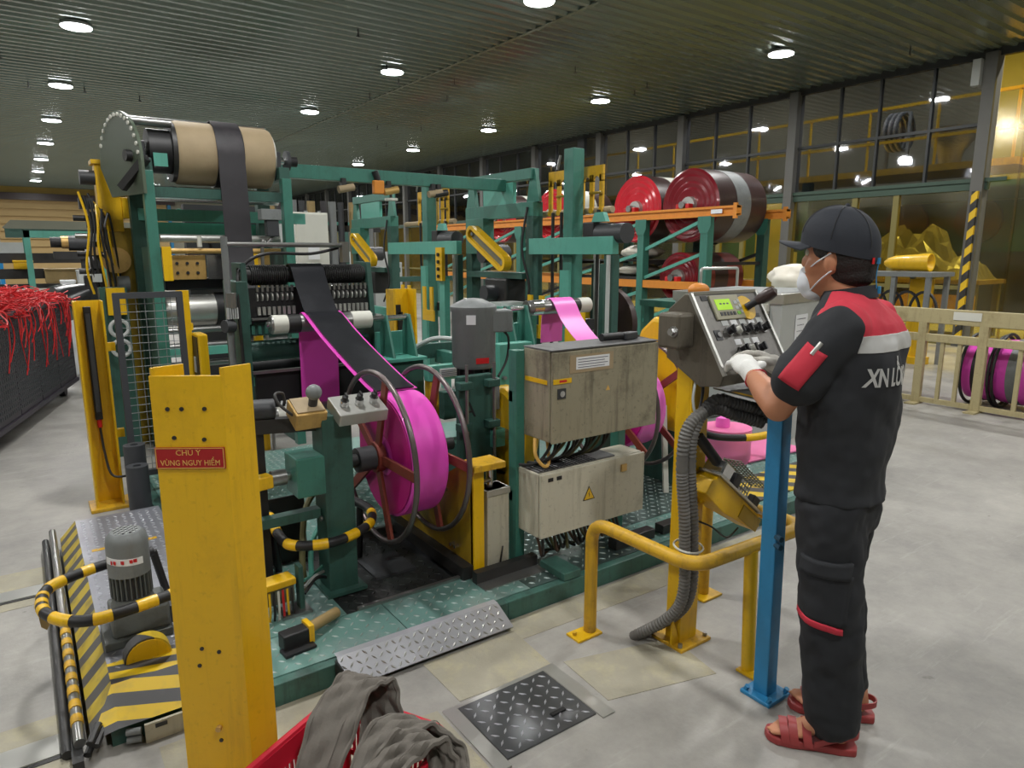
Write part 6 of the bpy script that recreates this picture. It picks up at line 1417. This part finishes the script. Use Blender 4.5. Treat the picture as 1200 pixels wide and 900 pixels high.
# cap
cp = MB(); n = 32; m_ = 12; vs = []
def capp(a, t, g=0): 
    rf = .113+g; rl = .093+g; rz = .118+g
    return B(.066+rf*math.cos(a)*math.cos(t)-.012*math.sin(t), rl*math.sin(a)*math.cos(t), 1.576+(rz-.004)*math.sin(t)**.9+.24*rf*math.cos(a)*math.cos(t))
for g, rev in ((0,False),(-.006,True)):
    o = len(cp.v)
    for j in range(m_+1):
        t = (PI/2*.995)*j/m_
        for k in range(n): cp.v.append(tuple(capp(2*PI*k/n,t,g)-UZ*(.02 if j==0 else 0)))
    for j in range(m_):
        for k in range(n):
            f = (o+j*n+k,o+j*n+(k+1)%n,o+(j+1)*n+(k+1)%n,o+(j+1)*n+k); cp.f.append(f[::-1] if rev else f); cp.sm.append(True)
L0 = n*(m_+1)
for k in range(n): cp.f.append((k,L0+k,L0+(k+1)%n,(k+1)%n)); cp.sm.append(False)
capo = cp.build('cap','cloth_cap',wk,origin=ORG[wk.name])
br = MB(); rows = []
for i in range(9):
    u = i/8; row = []
    for k in range(13):
        a = -1.05+2.1*k/12; base = B(.066+.111*math.cos(a), .092*math.sin(a), 1.560+.24*.111*math.cos(a))
        ext = .070*(math.cos(a*1.25)**.6 if math.cos(a*1.25) > 0 else 0)
        p = base+WF*ext*u+UZ*(.006*u)+UZ*(-.022*math.sin(a)**2*u); row.append(p)
    rows.append(row)
for dz in (0,-.004):
    o = len(br.v)
    for row in rows: br.v += [tuple(p+UZ*dz) for p in row]
    for i in range(8):
        for k in range(12):
            f = (o+i*13+k,o+(i+1)*13+k,o+(i+1)*13+k+1,o+i*13+k+1); br.f.append(f if dz==0 else f[::-1]); br.sm.append(True)
for k in range(12): br.f.append((8*13+k,8*13+k+1+0,117+8*13+k+1,117+8*13+k)); br.sm.append(False)
br.build('brim','cloth_cap',capo); 
MB().sphere(B(.054,0,1.690),.008,10,6).build('button','cloth_cap',capo)
for k in range(6):
    a = PI/6+k*PI/3; MB().tube([capp(a,.1+.145*i,.0012) for i in range(10)],.0012,5).build('seam','black',capo)
MB().obox(B(-.038,.032,1.530),(.006,.036,.018),RB@Matrix.Rotation(.35,3,'Z')).build('red_tag','red',capo); MB().obox(B(-.047,.004,1.530),(.006,.018,.018),RB).build('blue_tag','blue',capo)
MB().tube(smooth_path([B(-.05,.01,1.535),B(-.046,.012,1.49),B(-.05,.012,1.45)],6),.0015,5).build('cord','blue',capo)
# mask
mk = MB(); ell(mk,B(.138,0,1.462),.044,.052,.046); ell(mk,B(.156,0,1.490),.022,.028,.024); ell(mk,B(.125,0,1.43),.040,.046,.024)
msk = organic(mk,'face_mask','mask_white',wk,.005,4)
for s_ in (1,-1):
    MB().tube(smooth_path([B(.150,.044*s_,1.492),B(.105,.076*s_,1.525),B(.062,.088*s_,1.552)],6),.0022,6).build('ear_loop','mask_white',msk)
    MB().tube(smooth_path([B(.125,.051*s_,1.440),B(.09,.075*s_,1.475),B(.058,.087*s_,1.500)],6),.0022,6).build('ear_loop','mask_white',msk)
# shirt
s = MB()
loft(s,[(.0,0,.805,.128,.182),(.0,0,.85,.122,.178),(.0,0,.92,.125,.18),(0,0,1.02,.13,.184),(-.002,0,1.12,.134,.192),(-.006,0,1.22,.136,.198),(-.004,0,1.30,.128,.198),(.0,0,1.35,.11,.185),(.01,0,1.385,.088,.155),(.022,0,1.415,.07,.10),(.03,0,1.435,.064,.072)])
cap_(s,B(0,.16,1.335),B(.088,.222,1.185),.078,.074); cap_(s,B(0,-.16,1.335),B(.11,-.21,1.165),.078,.074)
shirt = organic(s,'shirt','cloth_black',wk,.0075,6,.036,.15)
ya = lambda p: loc_of(p)
bm = bmesh.new(); bm.from_mesh(shirt.data); og_ = ORG[shirt.name]
for co_, no_ in ((B(0,0,1.325),UZ),(B(0,0,1.278),UZ),(B(0,.192,1.3),WL),(B(0,-.192,1.3),WL),(B(.055,0,1.3),WF),(B(-.045,0,1.3),WF)):
    bmesh.ops.bisect_plane(bm,geom=bm.verts[:]+bm.edges[:]+bm.faces[:],plane_co=co_-og_,plane_no=no_)
bm.to_mesh(shirt.data); bm.free(); shirt.data.polygons.foreach_set('use_smooth',[True]*len(shirt.data.polygons))
sleeve = extract(shirt,lambda p,n_: (lambda q: q[2] > 1.325 and abs(q[1]) < .192 and q[0] < .055)(ya(p)),'yoke','cloth_red',shirt,.0,True)
stripe = extract(shirt,lambda p,n_: (lambda q: 1.278 < q[2] <= 1.325 and q[0] < -.045 and abs(q[1]) < .192)(ya(p)),'reflective_stripe','cloth_silver',shirt,.002)
SA = B(0,.16,1.335); SB = B(.12,.24,1.13); sd = (SB-SA).normalized()
def patch_on(ob, o, u, v, nu, nv, direction, name, mat, parent, off=.004, shape=None):
    bm = bmesh.new(); bm.from_mesh(ob.data); bv_ = BVHTree.FromBMesh(bm); bm.free(); og = ORG[ob.name]; q = MB(); dr2 = Vector(direction).normalized()
    for i in range(nu+1):
        for j in range(nv+1):
            a_, c_ = i/nu, j/nv
            if shape: a_, c_ = shape(a_, c_)
            p = o+u*a_+v*c_; h_ = bv_.ray_cast(p-dr2*.3-og,dr2)
            q.v.append(tuple((h_[0]+og if h_[0] is not None else p)-dr2*off))
    for i in range(nu):
        for j in range(nv): q.f.append((i*(nv+1)+j,(i+1)*(nv+1)+j,(i+1)*(nv+1)+j+1,i*(nv+1)+j+1)); q.sm.append(True)
    r_ = q.build(name,mat,parent); sm_ = r_.modifiers.new('thick','SOLIDIFY'); sm_.thickness = off*1.6; sm_.offset = 0
    return r_
sv = WL.cross(sd).normalized()
patch_on(shirt,SA+sd*.055-sv*.032,sd*.125,sv*.066,10,6,-WL,'sleeve_pocket','cloth_red',shirt,.003)
pn_ = MB().cyl(SA+sd*.035+WL*.083,SA+sd*.075+WL*.086,.007,8).build('pen','bright_steel',shirt)
# hem band and collar
col_ = [B(.028+.073*math.cos(a),.076*math.sin(a),1.432+.012*math.cos(a+PI)) for a in [2*PI*k/28 for k in range(28)]]
q = MB()
for dz, g in ((-.02,1.12),(.016,1.0)): q.v += [tuple(B(.028,0,0)+(p-B(.028,0,0)-UZ*p.z)*g+UZ*(p.z+dz)) for p in col_]
for dz, g in ((.016,.92),(-.02,1.0)): q.v += [tuple(B(.028,0,0)+(p-B(.028,0,0)-UZ*p.z)*g+UZ*(p.z+dz)) for p in col_]
for j in range(3):
    for k in range(28): q.f.append((j*28+k,j*28+(k+1)%28,(j+1)*28+(k+1)%28,(j+1)*28+k)); q.sm.append(True)
q.build('collar','cloth_black',shirt)
MB().obox(B(-.052,-.012,1.445),(.006,.014,.022),RB).build('neck_tag','blue',shirt)
# lettering wrapped on the back
bm = bmesh.new(); bm.from_mesh(shirt.data); bvh = BVHTree.FromBMesh(bm); org = ORG[shirt.name]
tx = text_obj('XN LỐP RADIAL',.072,'back_lettering','cloth_silver',shirt,org,(1,0,0),(0,1,0),0,sx=.54,bold=.0022)
for v in tx.data.vertices:
    v.co.x -= .035; pos = B(-.4,-v.co.x,1.205+v.co.y)
    hit = bvh.ray_cast(pos-org,WF)
    v.co = (hit[0]-WF*.003) if hit[0] is not None else (B(-.10,-v.co.x,1.205+v.co.y)-org)
bm.free()
# trousers
t = MB()
loft(t,[(.0,0,.70,.10,.15),(.0,0,.76,.118,.17),(.0,0,.82,.118,.168),(0,0,.90,.108,.155),(0,0,.96,.10,.14)])
cap_(t,B(-.005,.085,.78),B(-.03,.112,.50),.100,.094); cap_(t,B(-.03,.112,.50),B(-.062,.118,.19),.094,.086); cap_(t,B(-.062,.118,.19),B(-.072,.12,.118),.086,.08)
cap_(t,B(.005,-.085,.78),B(.02,-.10,.50),.098,.085); cap_(t,B(.02,-.10,.50),B(-.035,-.09,.20),.085,.074); cap_(t,B(-.035,-.09,.20),B(-.06,-.088,.13),.074,.064)
tr = organic(t,'trousers','cloth_trouser',wk,.0075,6,.042,.13)
patch_on(tr,B(-.10,.2,.46),WF*.15,UZ*.15,10,10,-WL,'cargo_pocket','cloth_trouser',tr,.004)
patch_on(tr,B(-.095,.2,.435),WF*.145,UZ*.022,10,3,-WL,'pocket_trim','cloth_red',tr,.005,lambda a_,c_: (a_, c_*(1-.3*abs(a_-.3))+a_*.7))
patch_on(tr,B(-.095,.2,.60),WF*.14,UZ*.05,10,4,-WL,'pocket_flap','cloth_black',tr,.007)
# gloves
def hand(wrist, d, nrm, sgn, name, mat, curl):
    d = Vector(d).normalized(); nrm = Vector(nrm); nrm = (nrm-d*nrm.dot(d)).normalized(); sd_ = d.cross(nrm)*sgn
    R = Matrix((d,sd_,nrm)).transposed(); g = MB()
    g.sphere(wrist+d*.052,1,20,14,(.056,.042,.022),R); cap_(g,wrist-d*.02,wrist+d*.03,.034,.032)
    for k in range(4):
        b_ = wrist+d*(.088-.006*abs(k-1.4))+sd_*(.031-.0205*k); p = b_; dd = d.copy(); L3 = (.040,.027,.022) if k < 3 else (.032,.022,.018)
        r = .0115
        for j, L in enumerate(L3):
            a = curl[j]+.06*k; dd = (dd*math.cos(a)-nrm*math.sin(a)*1.0).normalized() if True else dd
            q_ = p+dd*L; cap_(g,p,q_,r,r*.93); p = q_; r *= .93
    tb_ = wrist+d*.028+sd_*.034; t1 = tb_+(d*.5+sd_*.62-nrm*.35).normalized()*.042; t2 = t1+(d*.85+sd_*.05-nrm*.5).normalized()*.032
    cap_(g,tb_-sd_*.012,t1,.0155,.0125); cap_(g,t1,t2,.0125,.010)
    ob = organic(g,name,mat,wk,.0032,3)
    MB().tube([wrist-d*.024+(sd_*math.cos(a)*1.0+nrm*math.sin(a))*.0345 for a in [2*PI*k/20 for k in range(20)]],.0035,6,True).build('cuff_trim','cloth_red',ob)
    return ob
hand(WLh,(.35,.85,.45),(-.35,-.2,.9),1,'glove','glove',(.5,.6,.5))
hand(WRh,(-.28,.8,.42),(.45,-.1,.85),-1,'glove','glove_dirty',(.45,.55,.5))
# sandals
for l, df in feet:
    sn = thing_part = bpy.data.objects.new('sandal',None)
    out_ = [(-.145,-.028),(-.15,0),(-.145,.028),(-.10,.036),(-.03,.036),(.04,.046),(.09,.044),(.118,.026),(.126,0),(.118,-.026),(.09,-.042),(.04,-.046),(-.03,-.036),(-.10,-.036)]
    bpy.data.objects.remove(sn)
    q = MB(); q.prism([(a+df+.07,b_) for a,b_ in out_],B(-.07,l,0),WF*math.cos(FT)+WL*math.sin(FT),WL*math.cos(FT)-WF*math.sin(FT),.026); sn = q.build('sandal','sandal',wk,.006)
    for k, f0 in enumerate((.062,.035,-.005)):
        a0 = [BF(f0+df,l-.046,.016,l),BF(f0+.006+df,l-.042,.042,l),BF(f0+.01+df,l-.022,.064+.007*k,l),BF(f0+.01+df,l+.015,.066+.007*k,l),BF(f0+.006+df,l+.040,.046,l),BF(f0+df,l+.046,.016,l)]
        MB().sheet(smooth_path(a0,5),(WF*math.cos(FT)+WL*math.sin(FT))*.026,.003).build('strap','sandal',sn)
    MB().sheet(smooth_path([BF(-.02+df,l+.045,.03,l),BF(-.08+df,l+.042,.06,l),BF(-.135+df,l+.025,.068,l),BF(-.15+df,l,.068,l),BF(-.135+df,l-.025,.068,l),BF(-.08+df,l-.042,.06,l),BF(-.02+df,l-.045,.03,l)],5),UZ*.02,.004).build('heel_strap','sandal',sn)
# ================================================================== RED BASKET WITH CANVAS
bk_ = thing('plastic_basket', 'red slotted plastic basket on the floor by the big yellow post', 'basket', (.55,1.45,0))
BP = Vector((.625,1.735,0)); bu = Vector((-.88,-.475,0)).normalized(); bv = Vector((.475,-.88,0)).normalized(); LU, LV = .50, .37
def bpt(a, b_, z): 
    k = 1-.14*(1-z/.3); ca, cb_ = LU/2, LV/2
    return BP+bu*(ca+(a-ca)*k)+bv*(cb_+(b_-cb_)*k)+UZ*z
def rrect(z, r=.05, n=6, grow=0):
    pts = []
    for (cx,cy,a0) in ((LU-r,LV-r,0),(r,LV-r,PI/2),(r,r,PI),(LU-r,r,1.5*PI)):
        for k in range(n+1):
            a = a0+PI/2*k/n; pts.append(bpt(cx+(r+grow)*math.cos(a),cy+(r+grow)*math.sin(a),z))
    return pts
def band(z0, z1, name, t=.006):
    q = MB(); o = rrect(z0); p = rrect(z1); i0 = rrect(z0,.05,6,-t); i1 = rrect(z1,.05,6,-t); n = len(o)
    q.v = [tuple(v) for v in o+p+i1+i0]
    for j in range(4):
        for k in range(n): q.f.append((j*n+k,j*n+(k+1)%n,((j+1)%4)*n+(k+1)%n,((j+1)%4)*n+k)); q.sm.append(True)
    return q.build(name,'crate_red',bk_)
MB().tube(rrect(.295,.05,6,.006),.011,8,True).build('rim','crate_red',bk_)
band(.235,.295,'upper_band'); band(.135,.15,'middle_band'); band(0.003,.05,'lower_band')
q = MB(); q._add(rrect(.012),[tuple(range(28))]); q._add(rrect(.004),[tuple(reversed(range(28)))]); q.build('base','crate_red',bk_)
q = MB(); ro = rrect(.05,.05,6)
def barline(a0, b0, a1, b1, n):
    for k in range(n):
        t0 = k/n; t1 = (k+.52)/n
        for z0, z1 in ((.045,.14),(.145,.24)):
            pa_ = [bpt(a0+(a1-a0)*t_,b0+(b1-b0)*t_,zz) for t_, zz in ((t0,z0),(t1,z0),(t1,z1),(t0,z1))]
            nn = (pa_[1]-pa_[0]).cross(pa_[3]-pa_[0]).normalized()*.005
            q._add(pa_+[p+nn for p in pa_],[(0,3,2,1),(4,5,6,7),(0,1,5,4),(1,2,6,5),(2,3,7,6),(3,0,4,7)])
barline(.05,.003,LU-.05,.003,24); barline(.05,LV-.003,LU-.05,LV-.003,24); barline(.003,.05,.003,LV-.05,17); barline(LU-.003,.05,LU-.003,LV-.05,17)
stuff(q.build('slotted_wall','crate_red',bk_))
for (a,b_) in ((.03,.03),(LU-.03,.03),(.03,LV-.03),(LU-.03,LV-.03)):
    MB().cyl(bpt(a,b_,.01),bpt(a,b_,.25),.022,10).build('corner_post','crate_red',bk_)
def cloth(name, label, mats, path, across, t=.012, ripple=.006, edge=True):
    th_ = thing(name, label, 'canvas', path[0])
    P = smooth_path(path,10); A = Vector(across); n = len(P); m = 9; rows = []
    for i, p in enumerate(P):
        d = (P[min(i+1,n-1)]-P[max(i-1,0)]).normalized(); nn = A.cross(d).normalized(); row = []
        for k in range(m):
            s_ = k/(m-1)-.5
            row.append(p+A*s_*(1+.05*math.sin(i*.3))+nn*(ripple*math.sin(k*1.9+i*.35)+ripple*.6*math.sin(i*.9+k)))
        rows.append(row)
    q = MB()
    for row in rows: q.v += [tuple(p) for p in row]
    for i in range(n-1):
        for k in range(m-1): q.f.append((i*m+k,(i+1)*m+k,(i+1)*m+k+1,i*m+k+1)); q.sm.append(True)
    ob = q.build('cloth',mats[0],th_); s2 = ob.modifiers.new('thick','SOLIDIFY'); s2.thickness = t; s2.offset = 0
    sb_ = ob.modifiers.new('sub','SUBSURF'); sb_.levels = 1; sb_.render_levels = 1
    for k in (0,m-1): MB().tube([rows[i][k] for i in range(n)],t*.6,6).build('hem',mats[1],th_)
    MB().tube([rows[i][m//2-2]+UZ*.0075 for i in range(2,n-2)],.0012,4).build('stitching',mats[1],th_)
    return th_
cloth('canvas_band','grey canvas band standing in a tall loop out of the red basket',('canvas_grey','canvas_grey'),
  [(.38,1.42,.05),(.42,1.44,.22),(.49,1.49,.34),(.565,1.545,.41),(.625,1.575,.432),(.665,1.575,.408),(.672,1.55,.345),(.65,1.50,.26),(.60,1.44,.1)],Vector((-.075,.085,0)))
cloth('canvas_band','grey canvas band folded in a low heap over the basket edge',('canvas_grey','canvas_grey'),
  [(.46,1.30,.10),(.52,1.34,.28),(.60,1.40,.355),(.68,1.42,.375),(.74,1.395,.35),(.765,1.36,.30),(.74,1.31,.27),(.66,1.27,.25),(.58,1.22,.2)],Vector((-.06,.075,.015)))
cloth('canvas_band','crumpled grey canvas piece on top of the low folded band',('canvas_grey','canvas_grey'),
  [(.49,1.31,.22),(.55,1.315,.335),(.62,1.335,.372),(.69,1.35,.372),(.735,1.33,.318),(.68,1.28,.24),(.6,1.22,.18)],Vector((-.05,.06,.02)),.014,.010)
cloth('canvas_piece','small dark canvas offcut in the corner of the red basket',('canvas_dark','canvas_dark'),
  [(.31,1.40,.12),(.345,1.445,.25),(.385,1.475,.29),(.425,1.475,.27)],Vector((-.05,.07,0)),.01,.004)
